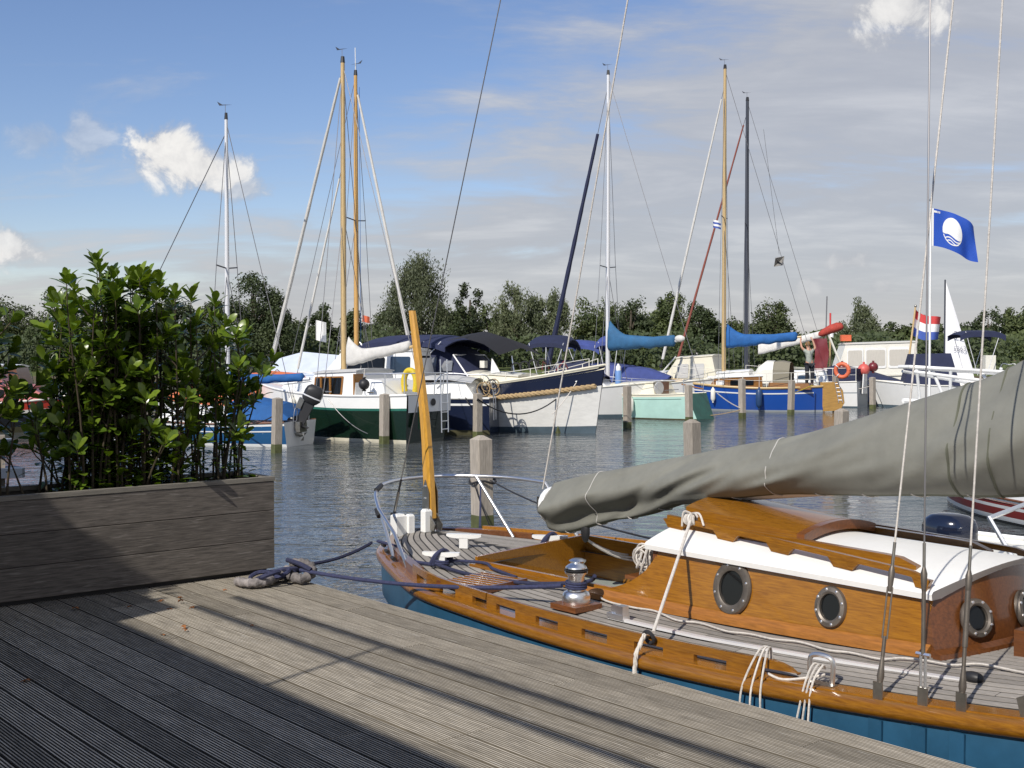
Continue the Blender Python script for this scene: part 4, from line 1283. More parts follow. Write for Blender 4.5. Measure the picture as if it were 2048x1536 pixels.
        if furl:
            a = Vector((bx, 0, bz)); b = Vector((x + lean, 0, zt)); pts = []; rs = []
            f1 = furl[1]
            for i in range(25):
                t = .05 + (f1 - .05) * i / 24
                p = a.lerp(b, t); pts.append(p); rs.append(furlr * (1.05 - .45 * i / 24) * (1 + .08 * math.sin(i * 2.1)))
            MB().tube(pts, rs, 8).build('furled_sail', furl[0], s.root)
            MB().lathe([(.05, 0), (.07, .02), (.07, .10), (.04, .12)], a.lerp(b, .02), 10).build('furler_drum', 'blackrub', s.root)
        if back: MB().tube([(sternx, 0, s.sh(0) + .05), (x + lean, 0, ztop - .05)], wire_r * .8, 5).build('backstay', 'wire', s.root)
        for sd in (-1, 1):
            y = sd * (s.hb(x) - .04); zs = s.sh(x) + .04
            prev = (x + shroudx, y, zs)
            for zsp in spread:
                MB().tube([prev, (x + lean * .4, sd * spw, zsp + .03)], wire_r * .8, 5).build('shroud', 'wire', s.root); prev = (x + lean * .4, sd * spw, zsp + .03)
            MB().tube([prev, (x + lean, 0, zt)], wire_r * .8, 5).build('shroud', 'wire', s.root)
            MB().tube([(x + shroudx - .25, y, zs), (x, 0, (spread[0] if spread else ztop * .6) - .05)], wire_r * .8, 5).build('shroud', 'wire', s.root)
        return mo
    def boomsail(s, a, b, m, r0=.16, r1=.07, boomm='mastwood', hump=.35, parent=None):
        # a: mast end, b: outer end (local); sail bundle with cover, higher at the mast
        a = Vector(a); b = Vector(b)
        MB().tube([a - Vector((0, 0, .08)), b - Vector((0, 0, .04)) + (b - a).normalized() * .15], .04, 8).build('boom', boomm, s.root)
        rings = []; n = 40; d = (b - a); side = Vector((0, 1, 0))
        for i in range(n + 1):
            t = i / n; c = a + d * t
            up = r0 * 1.4 + (r1 * 1.2 - r0 * 1.4) * min(1, t * 1.5) + hump * max(0, 1 - t * 3.6) ** 1.8
            w = (r0 * .75 + (r1 - r0 * .75) * t)
            hz = max(0, 1 - t * 3.6) ** 1.8
            ring = []
            for j in range(14):
                an = 2 * math.pi * j / 14
                y = math.sin(an) * w * (1 + .22 * noise.noise(Vector((t * 14, j * .5, r0 * 40 + b.x))))
                zz = -math.cos(an)
                z = (zz * up * .62 + up * .45) if zz > 0 else zz * r0 * .75 * (1 + .35 * noise.noise(Vector((t * 9, 3, b.x))))
                if zz > 0: y *= 1 - .62 * hz * zz
                if i == n: y *= .5; z *= .6
                ring.append(c + Vector((0, y, z)))
            rings.append(ring)
        return MB().loft(rings).build('sail_cover', m, s.root, smooth='full')
    def pulpit(s, x0, side_pts, h, r=.016, m='steel', legs=True, name='guard_rail'):
        top = [(x, y, z + h) for x, y, z in side_pts]
        g = MB().tube(smooth_path(top, 4), r, 6).build(name, m, s.root)
        for x, y, z in side_pts: MB().tube([(x, y, z - .03), (x, y, z + h)], r * .9, 6).build('stanchion', m, s.root)
        return g
    def rails(s, x0, x1, h=.5, n=5, r=.012, m='steel', mid=True, sides=(-1, 1)):
        for sd in sides:
            pts = [(s.xs(x0 + (x1 - x0) * i / (n - 1), 1), sd * (s.hb(x0 + (x1 - x0) * i / (n - 1)) - .05), s.sh(x0 + (x1 - x0) * i / (n - 1))) for i in range(n)]
            for p in pts: s.tube('stanchion', [p, (p[0], p[1], p[2] + h)], r, m)
            s.tube('guard_rail', [(a, b, c + h) for a, b, c in pts], r * .8, m)
            if mid: s.tube('guard_rail', [(a, b, c + h * .5) for a, b, c in pts], r * .6, m)
    def bimini(s, x0, x1, w, z, h, m, hoops=3, edge=.14, name='bimini', frame='alumast', slope=0.0, x_foot=None, zf=None):
        rings = []
        for i in range(11):
            t = i / 10; x = x0 + (x1 - x0) * t
            dz = -.16 * (2 * t - 1) ** 4 + slope * t; ring = []
            for q in [-1 + k / 6 for k in range(13)]: ring.append((x, q * w, z + dz + h * (1 - abs(q) ** 2.4)))
            ring += [(x, w * 1.0, z + dz - edge), (x, w * .97, z + dz - edge), (x, w * .95, z + dz)] + [(x, q * w * .95, z + dz - .02 + h * (1 - abs(q) ** 2.4)) for q in (.5, 0, -.5)] + [(x, -w * .95, z + dz), (x, -w * .97, z + dz - edge), (x, -w * 1.0, z + dz - edge)]
            rings.append(ring)
        b = MB().loft(rings).build(name, m, s.root, smooth=40)
        xf = x_foot if x_foot is not None else (x0 + x1) / 2
        zf = zf if zf is not None else s.sh(xf)
        for k in range(hoops):
            x = x0 + (x1 - x0) * (k + .15) / (hoops - .7) if hoops > 1 else xf
            for sd in (-1, 1): s.tube('bimini_pole', [(xf + (x - xf) * .25, sd * w * .98, zf), (x, sd * w * .98, z + slope * .5)], .014, frame)
        return b
def fender(name, w, l, r, m, label, cat='fender', rope=.35, group=None, round_=False):
    o = thing(name, w, 0, label, cat, group)
    if round_: prof = [(.02, -r * 1.25), (.05, -r * 1.2), (.06, -r)] + [(r * math.cos(a), r * math.sin(a)) for a in [(-80 + 16 * k) * math.pi / 180 for k in range(11)]] + [(.05, r * 1.15), (.04, r * 1.3), (.01, r * 1.32)]
    else: prof = [(.01, -l / 2 - .05), (.03, -l / 2 - .05), (.035, -l / 2), (r * .7, -l / 2 + r * .35), (r, -l / 2 + r), (r, l / 2 - r), (r * .7, l / 2 - r * .35), (.035, l / 2), (.03, l / 2 + .05), (.01, l / 2 + .05)]
    MB().lathe(prof, (0, 0, 0), 16).build('fender_body', m, o)
    top = (l / 2 if not round_ else r * 1.2)
    MB().tube([(0, 0, top), (.01, .02, top + rope)], .009, 5).build('fender_line', 'rope_white', o)
    return o
# ------------------------------------------------------------------ outboard motor builder (part of a boat)
def outboard(parent, p, rz, tilt, sc, cowl='blackrub', name='outboard_motor'):
    e = bpy.data.objects.new(name, None); COL.objects.link(e); e.parent = parent; e.location = p
    e.rotation_euler = (0, tilt, rz); e.scale = (sc, sc, sc)
    MB().loft([[(x * k, y * k, z) for x, y in ((-.17, -.10), (-.08, -.15), (.12, -.13), (.17, -.06), (.17, .06), (.12, .13), (-.08, .15), (-.17, .10))] for z, k in ((.0, .75), (.06, 1.0), (.20, 1.0), (.28, .9), (.33, .6))]).build('cowl', cowl, e)
    MB().loft([[(x * k, y * k, z) for x, y in ((-.175, -.105), (-.08, -.155), (.12, -.135), (.175, -.06), (.175, .06), (.12, .135), (-.08, .155), (-.175, .105))] for z, k in ((.10, 1.0), (.125, 1.0))]).build('trim_band', 'alumast', e)
    MB().loft([[(x * k, y * k, z) for x, y in ((-.09, -.06), (.09, -.05), (.11, 0), (.09, .05), (-.09, .06))] for z, k in ((.02, 1.2), (-.15, 1.0), (-.45, .8), (-.62, .62))]).build('leg', cowl, e)
    MB().box((-.02, 0, -.45), (.30, .14, .02)).build('cavitation_plate', cowl, e, smooth=False)
    MB().lathe([(.01, -.12), (.045, -.08), (.055, .02), (.04, .12), (.01, .16)], (-.02, 0, -.62), 10, (1, 0, 0)).build('gearcase', 'steel_dull', e)
    for k in range(3):
        a = k * 2.094
        MB().prism([(-.16, 0, -.62), (-.18, .10 * math.cos(a), -.62 + .10 * math.sin(a)), (-.14, .10 * math.cos(a + .6), -.62 + .10 * math.sin(a + .6))], (.008, 0, 0)).build('propeller_blade', 'steel_dull', e, smooth=False)
    MB().box((.15, 0, -.08), (.10, .16, .20)).build('bracket', 'steel_dull', e, smooth=False)
    return e

# ---- small blue dinghy-cruiser with tilted outboard
b = Boat('day_sailer', (-4.98, 28.2), (-.90, .30), 5.4, 'small blue and white sailboat behind the shrubs with tilted outboard at its stern', 'sailboat')
b.hull(1.9, .58, .52, .75, [(.12, 'white'), (.86, 'midblue'), (1.0, 'white')], sr=.82, transom='white', deck='white', rail='varnish_dark', railr=.022)
b.strip(.62, .67, .004, 'white', 'stripe', .3, 3.0)
b.trunk(1.5, 3.9, .62, .42, .34, .30, 'white', rf=.5, ra=.05, roof='white')
for xa in (1.9, 2.7): b.win(xa, xa + .5, .3, .7, 1)
b.mast(1.95, 7.75, .055, 'alumast', z0=.9, spread=(4.22,), spw=.46, furl=None, stay_top=.96)
b.boomsail((1.85, 0, 1.5), (-.1, 0, 1.6), 'bluecanvas', .12, .08, 'alumast', hump=.15)
MB().loft([[(x, y * w, z) for y, z in ((-1, .62), (-.9, .62 + h), (0, .66 + h * 1.2), (.9, .62 + h), (1, .62))] for x, w, h in ((.05, .55, .05), (.3, .66, .30), (1.2, .66, .42), (1.6, .60, .38))], closed=False).build('cockpit_cover', 'bluecanvas', b.root)
MB().box((-.10, .15, .45), (.12, .34, .24)).build('motor_bracket', 'steel_dull', b.root, smooth=False)
outboard(b.root, (-.30, .10, 1.02), R(20), R(-24), 1.25)
for y in (-.3, .3): b.tube('tiller_hoop', smooth_path([(-.02, y - .08, .58), (-.05, y - .06, .86), (-.05, y + .06, .86), (-.02, y + .08, .58)], 4), .012, 'steel')

# ---- orange tarpaulin boat behind it
b = Boat('covered_dinghy', (-5.55, 33.0), (-.9, .25), 4.6, 'boat under a bright orange tarpaulin behind the small blue sailboat', 'boat')
b.hull(1.9, .75, .7, .9, [(.15, 'boot'), (1.0, 'white')], sr=.85)
MB().loft([[(x, y * w, z + .05 * math.sin(x * 5 + y * 3)) for y, z in ((-1, .62), (-.95, .85), (-.55, .95 + h * .7), (0, .95 + h), (.55, .95 + h * .7), (.95, .85), (1, .62))] for x, w, h in ((-.15, .9, .25), (.25, .98, .62), (1.2, 1.0, .75), (2.4, .92, .62), (3.6, .62, .3), (4.3, .3, .1))], closed=False).build('tarpaulin', 'orange_tarp', b.root, smooth=25)
b.tube('tarp_rope', [(.8, 1.0, .7), (1.0, .6, 1.50), (1.0, 0, 1.72), (1.0, -.6, 1.5)], .012, 'rope_tan')

# ---- red cabin boat at the far left edge
b = Boat('red_cruiser', (-16.6, 33.0), (.92, .18), 5.2, 'red and pink cabin boat at the far left seen through the shrub', 'motorboat')
b.hull(2.1, .75, .8, 1.15, [(.18, 'bootweed'), (.62, 'blackhull'), (.72, 'offwhite'), (1.0, 'redhull')], sr=.8, rail='offwhite', deck='pinkred', wl=.75)
b.trunk(.8, 4.0, .85, .55, .62, .45, 'pinkred', rf=.7, ra=.15, roof='pinkred')
for xa in (1.2, 2.0): b.win(xa, xa + .6, .35, .8, -1, rr=.15)
b.trunk(1.0, 2.8, .7, .6, .95, .85, 'pinkred', rf=.45, ra=.2, roof='offwhite', zb=.9)
b.win(1.4, 1.9, .55, .88, -1, rr=.12); b.win(2.0, 2.4, .55, .88, -1, rr=.12)

# ---- dark curtained cabin boat behind the red one
b = Boat('old_cabin_boat', (-21.2, 41), (.98, .1), 6, 'dark cabin boat with curtained windows and white roof behind the red boat', 'motorboat')
b.hull(2.2, .7, .7, .9, [(.2, 'bootweed'), (1, 'offwhite')], sr=.8)
b.trunk(.6, 4.6, .95, .8, 1.15, 1.05, 'varnish_dark', rf=.3, ra=.1, roof='white')
for k in range(4): b.win(.9 + k * .85, 1.5 + k * .85, .5, .9, -1, 'curtain', rr=.1)

# ---- green hulled motor sailer
b = Boat('green_sailboat', (-2.12, 29.25), (-.83, .55), 5.3, 'chubby sailboat with dark green hull, white topsides and furled grey mainsail', 'sailboat')
G = b
b.hull(2.15, 1.17, 1.12, 1.42, [(.075, 'bootcream'), (.68, 'greenhull'), (.73, 'mintdark'), (1.0, 'white')], sr=.80, rake=.35, transom='greenhull', deck='white', rail='white', railr=.03, wl=.86, srake=.12)
MB().add([(-.145, -.84, .75), (-.145, .84, .75), (-.155, .85, 1.16), (-.155, -.85, 1.16)], [(3, 2, 1, 0)]).build('transom_top', 'white', b.root, smooth=False)
b.trunk(1.55, 3.3, .80, .70, .66, .60, 'white', rf=.25, ra=.05, roof='greycover', zb=1.05)
wd = b.win(2.05, 2.95, .16, .80, 1, 'glassdark', 'varnish', rr=.05)
for x in (2.36, 2.66): MB().box((x, .80, 1.37), (.06, .035, .44)).build('mullion', 'varnish', b.root, smooth=False)
MB().box((1.60, .62, 1.36), (.04, .34, .60)).build('cabin_door', 'varnish', b.root, smooth=False)
b.trunk(.55, 1.35, .78, .78, .42, .46, 'white', rf=.05, ra=.25, zb=1.08, name='coaming')
b.trunk(3.2, 4.7, .62, .34, .34, .24, 'white', rf=.3, ra=.02, roof='white', zb=1.12)
b.mast(2.62, 9.55, .075, 'mask', z0=1.6, spread=(), furl=('sailcloth', .97), furlr=.055, stay_top=.985, bowz=1.75, bowx=5.25)
b.tube('inner_stay', [(4.3, 0, 1.45), (2.66, 0, 6.9)], .010, 'wire')
MB().tube([Vector((4.3, 0, 1.5)).lerp(Vector((2.66, 0, 6.9)), .05 + .9 * i / 12) for i in range(13)], [.036 - .014 * i / 12 for i in range(13)], 8).build('furled_sail', 'sailcloth', b.root)
b.boomsail((2.45, 0, 1.98), (.45, 0, 2.36), 'sailcloth', .17, .10, 'mask', hump=.34)
b.pulpit(0, [(s_, sd_, b.sh(s_)) for s_, sd_ in ((1.1, .95), (.5, .92), (-.02, .83))], .52)
b.tube('guard_rail', smooth_path([(-.02, .83, 1.68), (-.2, .5, 1.69), (-.22, 0, 1.69), (-.2, -.5, 1.69), (-.02, -.83, 1.68), (1.1, -.95, 1.65)], 4), .016, 'steel')
for y in (-.5, -.15): b.tube('stanchion', [(-.16, y, 1.14), (-.2, y, 1.69)], .014, 'steel')
for y in (-.35, -.62):
    b.tube('boarding_ladder', [(-.20, y, 2.02), (-.22, y, 1.2), (-.24, y, .22)], .016, 'steel')
for z in (.3, .5, .72, .95): b.tube('ladder_rung', [(-.23, -.35, z), (-.23, -.62, z)], .014, 'steel')
MB().lathe([(.05, 0), (.09, .01), (.09, .03), (.05, .03)], (-.155, -.1, .98), 14, (-1, 0, 0)).build('exhaust_port', 'blackrub', b.root)
for x, y in ((.9, .98), (2.2, 1.05), (4.3, .7)): b.tube('cleat_horn', [(x - .09, y, 1.22), (x + .09, y, 1.22)], .018, 'steel_dull')
MB().box((-.20, .45, .62), (.05, .10, .55)).build('rudder', 'greenhull', b.root, smooth=False)
# black ball fender and yellow horseshoe buoy hanging on its rail
fender('ball_fender', G.w(1.0, 1.1, 1.42), 0, .135, 'blackrub', 'black round fender on the rail of the green sailboat', round_=True, rope=.2)
hs_ = thing('horseshoe_buoy', aty(820, 762, 29.4), math.atan2(G.h.y, G.h.x), 'yellow horseshoe lifebuoy on the stern rail of the green sailboat', 'lifebuoy')
MB().tube(smooth_path([(-.16, 0, -.26), (-.19, 0, 0), (-.12, 0, .20), (.0, 0, .26), (.12, 0, .20), (.19, 0, 0), (.16, 0, -.26)], 5), .075, 10).build('buoy_body', 'buoyyellow', hs_)
for x in (-.17, .17): MB().box((x, -.07, -.12), (.1, .02, .05)).build('buoy_strap', 'white', hs_, smooth=False)

# ---- white ketch behind the green boat with second wooden mast and pale tarpaulin
b = Boat('white_ketch', (-7.2, 37.6), (.90, -.43), 4.3, 'white sailboat with wooden mast and pale blue tarpaulin behind the green sailboat', 'sailboat')
b.hull(2.2, 1.05, 1.0, 1.3, [(.1, 'boot'), (1.0, 'white')], sr=.7, deck='white')
b.trunk(1.0, 3.5, .8, .6, .62, .5, 'white', rf=.4, ra=.1, roof='white')
for xa in (1.3, 2.0, 2.6): b.win(xa, xa + .5, .35, .75, -1, 'glassblue', rr=.12)
MB().loft([[(x, y * .95, z) for y, z in ((-1, 1.0), (-.9, 1.45), (0, zr_), (.9, 1.45), (1, 1.0))] for x, zr_ in ((-.1, 2.02), (.8, 2.22), (2.3, 2.10))], closed=False).build('boom_tent', 'paleblue_tarp', b.root, smooth=20)
b.mast(2.75, 10.55, .075, 'mastwood', z0=1.5, spread=(6.2,), spw=.52, furl=('sailcloth', .96), furlr=.055, stay_top=.975, bowz=2.1)
b.tube('radio_aerial', [(2.72, .06, 10.0), (2.70, .06, 11.4)], .012, 'white')
b.tube('halyard', [(2.85, .1, 1.6), (2.85, .05, 10.2)], .008, 'bluecanvas')
b.rails(.2, 4.0, .5, 5)

# ---- navy hulled cruiser with white superstructure
b = Boat('navy_cruiser', (-.42, 32.6), (-.985, .17), 7.2, 'white cabin cruiser with navy blue hull moored right of the green sailboat', 'motorboat')
NCR = b
b.hull(2.5, .98, .98, 1.3, [(.14, 'bootweed'), (.80, 'navyhull'), (.86, 'white'), (1.0, 'navyhull')], sr=.86, rake=.5, transom='navyhull', deck='white', rail='white', railr=.028, wl=.9)
b.trunk(.35, 6.0, 1.02, .62, .48, .34, 'white', rf=.7, ra=.35, name='superstructure', tumble=.9, zb=.94)
MB().loft([[(x, y * 1.0, 1.40 + .12 * (1 - y * y) + dz) for y in (-1, -.5, 0, .5, 1)] for x, dz in ((.5, -.02), (1.1, .06), (2.0, .06))], closed=False).build('engine_hatch', 'white', b.root)
b.trunk(1.9, 4.9, .92, .80, .92, .92, 'white', rf=.75, ra=.15, roof='greycover', zb=1.30, name='wheelhouse', tumble=.86)
b.win(2.2, 2.75, .35, .85, 1, 'glassblue', rr=.08); b.win(2.95, 3.6, .35, .85, 1, 'glassdark', rr=.15, slant=-.05); b.win(3.68, 4.05, .35, .85, 1, 'glassdark', rr=.15, slant=-.15)
MB().add([(1.985, -.70, 1.52), (1.985, .70, 1.52), (2.025, .66, 2.10), (2.025, -.66, 2.10)], [(0, 1, 2, 3)]).build('rear_window', 'glassdark', b.root, smooth=False)
b.tube('grab_rail', smooth_path([(1.5, 1.02, 1.35), (1.2, 1.05, 1.62), (.5, 1.07, 1.60), (.05, 1.05, 1.55), (-.12, 1.0, 1.02)], 5), .018, 'steel')
for y in (.85, .55): b.tube('swim_ladder', [(-.06, y, 1.5), (-.08, y, .4)], .016, 'steel')
coil = thing('rope_coils', NCR.w(.05, 1.02, 1.30), 0, 'bunch of dark rope coils hung on the stern rail of the navy cruiser', 'rope')
for k in range(9):
    MB().torus((random.uniform(-.18, .30), random.uniform(-.06, .06), random.uniform(-.14, .06)), random.uniform(.12, .19), .014, (random.uniform(-.5, .5), -1, random.uniform(-.3, .3)), 18, 5).build('coil', 'rope_black' if k % 2 else 'rope_tan', coil)
# ---- large sloop-shaped launch with rope fender, canvas tent
b = Boat('rope_fender_launch', (-3.55, 36.2), (.83, -.53), 6.9, 'big cream launch with navy top strake and thick rope fender, bow to the right', 'motorboat')
LN = b
b.hull(2.6, 1.25, 1.22, 1.86, [(.11, 'boot'), (.70, 'cream_worn'), (1.0, 'navyhull')], sr=.72, rake=.28, deck='cream', rail='cream', railr=.035, wl=.80, deckdrop=.12)
# rope fender: three strands twisted
for sd in (-1, 1):
    core = []
    for i in range(121):
        x = b.L * (.02 + .965 * i / 120); u = x / b.L; f = .70; ww = .80 - (.80 - .55) * u ** 3
        core.append(Vector((b.xs(x, f), sd * (b.hb(x) * (ww + (1 - ww) * f ** .8) + .05), f * b.sh(x))))
    for st in range(3):
        pts = []
        for i, p in enumerate(core):
            a = i * 1.05 + st * 2.094
            pts.append(p + Vector((0, math.cos(a) * .038, math.sin(a) * .038)))
        MB().tube(pts, .042, 6).build('rope_fender', 'rope_tan', b.root)
b.strip(.965, 1.0, .02, 'cream', 'gunwale', .05, 6.8, wl=.80)
b.trunk(2.3, 5.0, .92, .62, .42, .30, 'cream', rf=.25, ra=.05, roof='offwhite', zb=1.22)
for xa in (2.5, 2.95): b.win(xa, xa + .25, .25, .75, -1, 'glassdark', rr=.48)
b.rails(3.4, 6.6, .24, 6, .012, 'offwhite', mid=False)
# canvas tent in navy over the cockpit
def tent_ring(x, w, z0, h): return [(x, -w, z0), (x, -w * .96, z0 + h * .45), (x, -w * .72, z0 + h * .88), (x, 0, z0 + h), (x, w * .72, z0 + h * .88), (x, w * .96, z0 + h * .45), (x, w, z0)]
MB().loft([tent_ring(*q) for q in ((-.05, .85, 1.20, .35), (.35, 1.0, 1.2, .98), (1.3, 1.15, 1.2, 1.22), (2.4, 1.12, 1.25, 1.18), (2.9, 1.02, 1.32, .75), (3.25, .95, 1.38, .22))], closed=False).build('canvas_tent', 'navycanvas', b.root, smooth=30)
for (x0, x1, za, zb_) in ((.55, 1.15, 1.55, 1.98), (1.75, 2.35, 1.62, 2.05), (2.45, 2.85, 1.66, 1.95)):
    wv = lambda x: interp([(-.05, .85), (.35, 1.0), (1.3, 1.15), (2.4, 1.12), (2.9, 1.02)], x)
    MB().prism([(x0, -wv(x0) * .985, za), (x1, -wv(x1) * .985, za), (x1 - .05, -wv(x1) * .86, zb_), (x0 + .12, -wv(x0) * .86, zb_)], (0, -.02, .01)).build('tent_window', 'clearvinyl', b.root, smooth=False)
b.tube('windscreen_frame', [(3.3, -.85, 1.5), (2.75, -.8, 2.12), (2.75, .8, 2.12), (3.3, .85, 1.5)], .025, 'alumast')
b.tube('navigation_mast', [(4.3, .0, 1.5), (4.2, 0, 2.1)], .02, 'steel')
MB().box((3.55, -.45, 1.86), (.16, .16, .2)).build('searchlight', 'offwhite', b.root, smooth=False)
MB().prism([(3.9, -.62, 1.62), (4.2, -.6, 1.64), (3.92, -.6, 2.05)], (0, .02, 0)).build('pennant', 'white', b.root, smooth=False)
for k in range(4): b.tube('deck_hoop', smooth_path([(4.55 + k * .28, -.55 + .03 * k, 1.62 + .04 * k), (4.55 + k * .28, -.5, 1.86 + .04 * k), (4.72 + k * .28, -.45, 1.88 + .04 * k), (4.78 + k * .28, -.42, 1.64 + .04 * k)], 4), .022, 'blackrub')
for k in range(5): b.tube('deck_gear', [(5.0 + .22 * k, .1 - .12 * k, 1.70), (5.08 + .22 * k, -.1, 1.92 + .03 * (k % 3)), (5.2 + .2 * k, .05, 1.75)], .02, ('steel_dull', 'maroon', 'blackrub')[k % 3])
b.bimini(-.55, 2.7, 1.15, 2.50, .22, 'navycanvas', hoops=4, x_foot=.9, zf=1.4)
MB().loft([[(x, y * 1.1, z) for y, z in ((-1, zz), (0, zz + .2), (1, zz))] for x, zz in ((2.7, 2.52), (3.3, 2.60), (4.0, 2.42), (4.5, 2.12))], closed=False).build('rolled_canvas', 'blackcanvas', b.root, smooth=30)
for x in (.2, .7, 1.6): b.tube('bimini_strut', [(x, -1.08, 1.9), (x + .35, -1.12, 2.5)], .018, 'alumast')
b.tube('mooring_eye', [(6.45, -.42, 1.44), (6.55, -.40, 1.40)], .05, 'white')
# ---- launch with navy bimini behind
b = Boat('bimini_launch', (-.5, 42.0), (.9, -.3), 5.4, 'motor launch behind the cream launch with small rounded navy bimini', 'motorboat')
b.hull(2.1, .95, .95, 1.25, [(.12, 'boot'), (1, 'white')], sr=.8)
b.bimini(1.35, 2.75, .95, 2.52, .28, 'navycanvas', hoops=3, x_foot=2.0, zf=1.0)
b.trunk(2.2, 4.2, .8, .6, .55, .5, 'white', rf=.6, ra=.1, roof='white'); b.win(2.5, 3.2, .3, .75, -1)
MB().loft([tent_ring(*q) for q in ((1.9, .9, 1.0, .45), (2.3, .92, 1.0, .95), (3.2, .85, 1.0, .9), (3.9, .7, 1.1, .3))], closed=False).build('spray_hood', 'navycanvas', b.root, smooth=30)
# ---- launch with blue biminis further back
b = Boat('blue_bimini_boat', (1.9, 47.5), (.95, -.25), 6.0, 'motorboat with bright blue double bimini behind the mint sailboat', 'motorboat')
b.hull(2.2, .95, .95, 1.25, [(.12, 'boot'), (1, 'white')], sr=.8)
mat('medblue', (.05, .075, .26), .8, var=.2, vscale=4)
b.bimini(.35, 1.75, 1.0, 2.55, .2, 'medblue', hoops=2, x_foot=1.3, zf=1.0, slope=-.12); b.bimini(1.6, 2.6, 1.0, 2.62, .25, 'medblue', hoops=2, x_foot=2.2, zf=1.0)
MB().loft([tent_ring(*q) for q in ((-.2, .9, 1.0, .3), (.3, 1.0, 1.0, .75), (2.0, 1.0, 1.0, .85), (3.6, .8, 1.1, .5), (4.4, .5, 1.2, .1))], closed=False).build('boat_cover', 'medblue', b.root, smooth=30)

# ---- mint green sailboat
b = Boat('mint_sailboat', (6.35, 39.25), (-.80, .60), 5.9, 'pale mint green sailboat with teal sail cover, its dark green stern to the right', 'sailboat')
MS = b
b.hull(2.1, .86, .80, 1.08, [(.05, 'bootweed'), (.90, 'mint'), (1.0, 'cream')], sr=.66, rake=.6, transom='mintdark', deck='cream', rail='cream', railr=.022, wl=.85, srake=-.35)
b.strip(.80, .815, .004, 'mintdark', 'stripe', .3, 5.4, wl=.85)
b.trunk(1.5, 4.5, .74, .42, .42, .28, 'cream', rf=.5, ra=.15, roof='cream', tumble=.82)
b.win(2.55, 3.05, .35, .70, 1, rr=.08); b.win(3.3, 3.75, .35, .70, 1, rr=.08)
MB().box((1.53, .02, 1.0), (.04, .5, .45)).build('companionway_door', 'varnish_dark', b.root, smooth=False)
MB().lathe([(.2, 0), (.22, .03), (.2, .05), (.02, .05)], (1.50, .5, 1.02), 16, (-1, .3, 0)).build('compass', 'greycover', b.root)
b.mast(3.8, 11.75, .075, 'alumast', z0=1.1, spread=(5.15,), spw=.5, furl=('navycanvas', .84), furlr=.09, stay_top=.97, bowz=1.25)
b.boomsail((3.7, 0, 2.45), (1.15, 0, 2.62), 'tealcanvas', .27, .13, 'alumast', hump=.42)
MB().ball(Vector((.98, 0, 2.66)), .13, 10, 8, (1.5, .8, .9)).build('sail_end', 'sailcloth', b.root)
b.rails(.15, 5.5, .45, 6, .011, 'steel', mid=False)
b.tube('tiller', [(.1, 0, 1.0), (.9, 0, 1.15)], .025, 'varnish')
b.tube('grab_handle', [(1.2, .6, .95), (.6, .75, 1.0)], .012, 'wire')
fender('ball_fender', MS.w(5.05, .95, .42), 0, .19, 'fenderblue', 'bright blue ball fender at the bow of the mint sailboat', round_=True, rope=.3)
fender('teardrop_fender', MS.w(4.45, 1.02, .48), .62, .12, 'fenderdark', 'long dark blue fender hanging beside the ball fender on the mint boat', rope=.35)
gc = thing('gas_canister', MS.w(3.15, .35, 1.12), 0, 'tall blue canister standing on the cabin roof of the mint sailboat', 'canister')
MB().lathe([(.10, 0), (.11, .02), (.11, .42), (.09, .47)], (0, 0, 0), 14).build('canister_body', mat('canblue', (.14, .27, .55), .5), gc)
MB().lathe([(.085, .47), (.085, .60), (.04, .66), (.03, .70)], (0, 0, 0), 12).build('canister_top', 'white', gc)
# ---- cream canvas wheelhouse boat behind
b = Boat('cream_wheelhouse_boat', (9.3, 47.5), (-.9, .40), 5.6, 'motorboat with cream canvas wheelhouse between mint and blue sailboats', 'motorboat')
b.hull(2.2, .95, .9, 1.15, [(.12, 'boot'), (.8, 'maroon'), (1, 'cream')], sr=.8, rail='varnish')
b.trunk(.9, 3.4, .98, .85, 1.22, 1.12, 'cream', rf=.75, ra=.3, roof='cream', tumble=.84, name='canvas_wheelhouse')
b.win(1.5, 2.0, .30, .78, 1, 'greycover', rr=.1); b.win(2.15, 2.6, .30, .78, 1, 'greycover', rr=.1)
b.trunk(3.0, 4.9, .7, .45, .5, .35, 'white', rf=.4, ra=.02, roof='white'); b.win(3.3, 3.7, .3, .75, 1); b.win(3.9, 4.3, .3, .75, 1)
for y in (-.6, .6): b.tube('windscreen_bar', [(3.4, y, 1.3), (2.75, y * .9, 2.05)], .03, 'white')

# ---- royal blue double-ender with wooden rudder
b = Boat('blue_sailboat', (11.55, 44.55), (-.925, .38), 5.8, 'royal blue sailboat with white stripe, blue sail cover and wooden rudder', 'sailboat')
BL_ = b
b.hull(2.2, .95, .88, 1.22, [(.08, 'greyhull'), (1.0, 'royalhull')], sr=.5, rake=.5, deck='teak', rail='mask', railr=.045, wl=.84, double=True, transom=None)
b.strip(.74, .79, .006, 'white', 'stripe', .3, 5.5, wl=.84)
b.trunk(2.1, 4.7, .70, .42, .44, .34, 'varnish', rf=.45, ra=.05, roof='white', tumble=.9)
b.win(2.45, 3.35, .25, .72, 1, 'glassdark', rr=.05); b.win(3.6, 3.9, .28, .70, 1, 'white', rr=.1)
b.trunk(2.6, 4.2, .45, .35, .62, .52, 'white', rf=.3, ra=.1, roof='white', tumble=.9, name='hatch_house')
b.mast(3.72, 13.0, .085, 'mask', z0=1.2, spread=(7.35,), spw=.52, furl=('sailcloth', .95), furlr=.055, stay_top=.955, bowz=1.4)
b.boomsail((3.6, 0, 2.55), (.95, 0, 2.82), 'bluecanvas', .24, .13, 'mask', hump=.38)
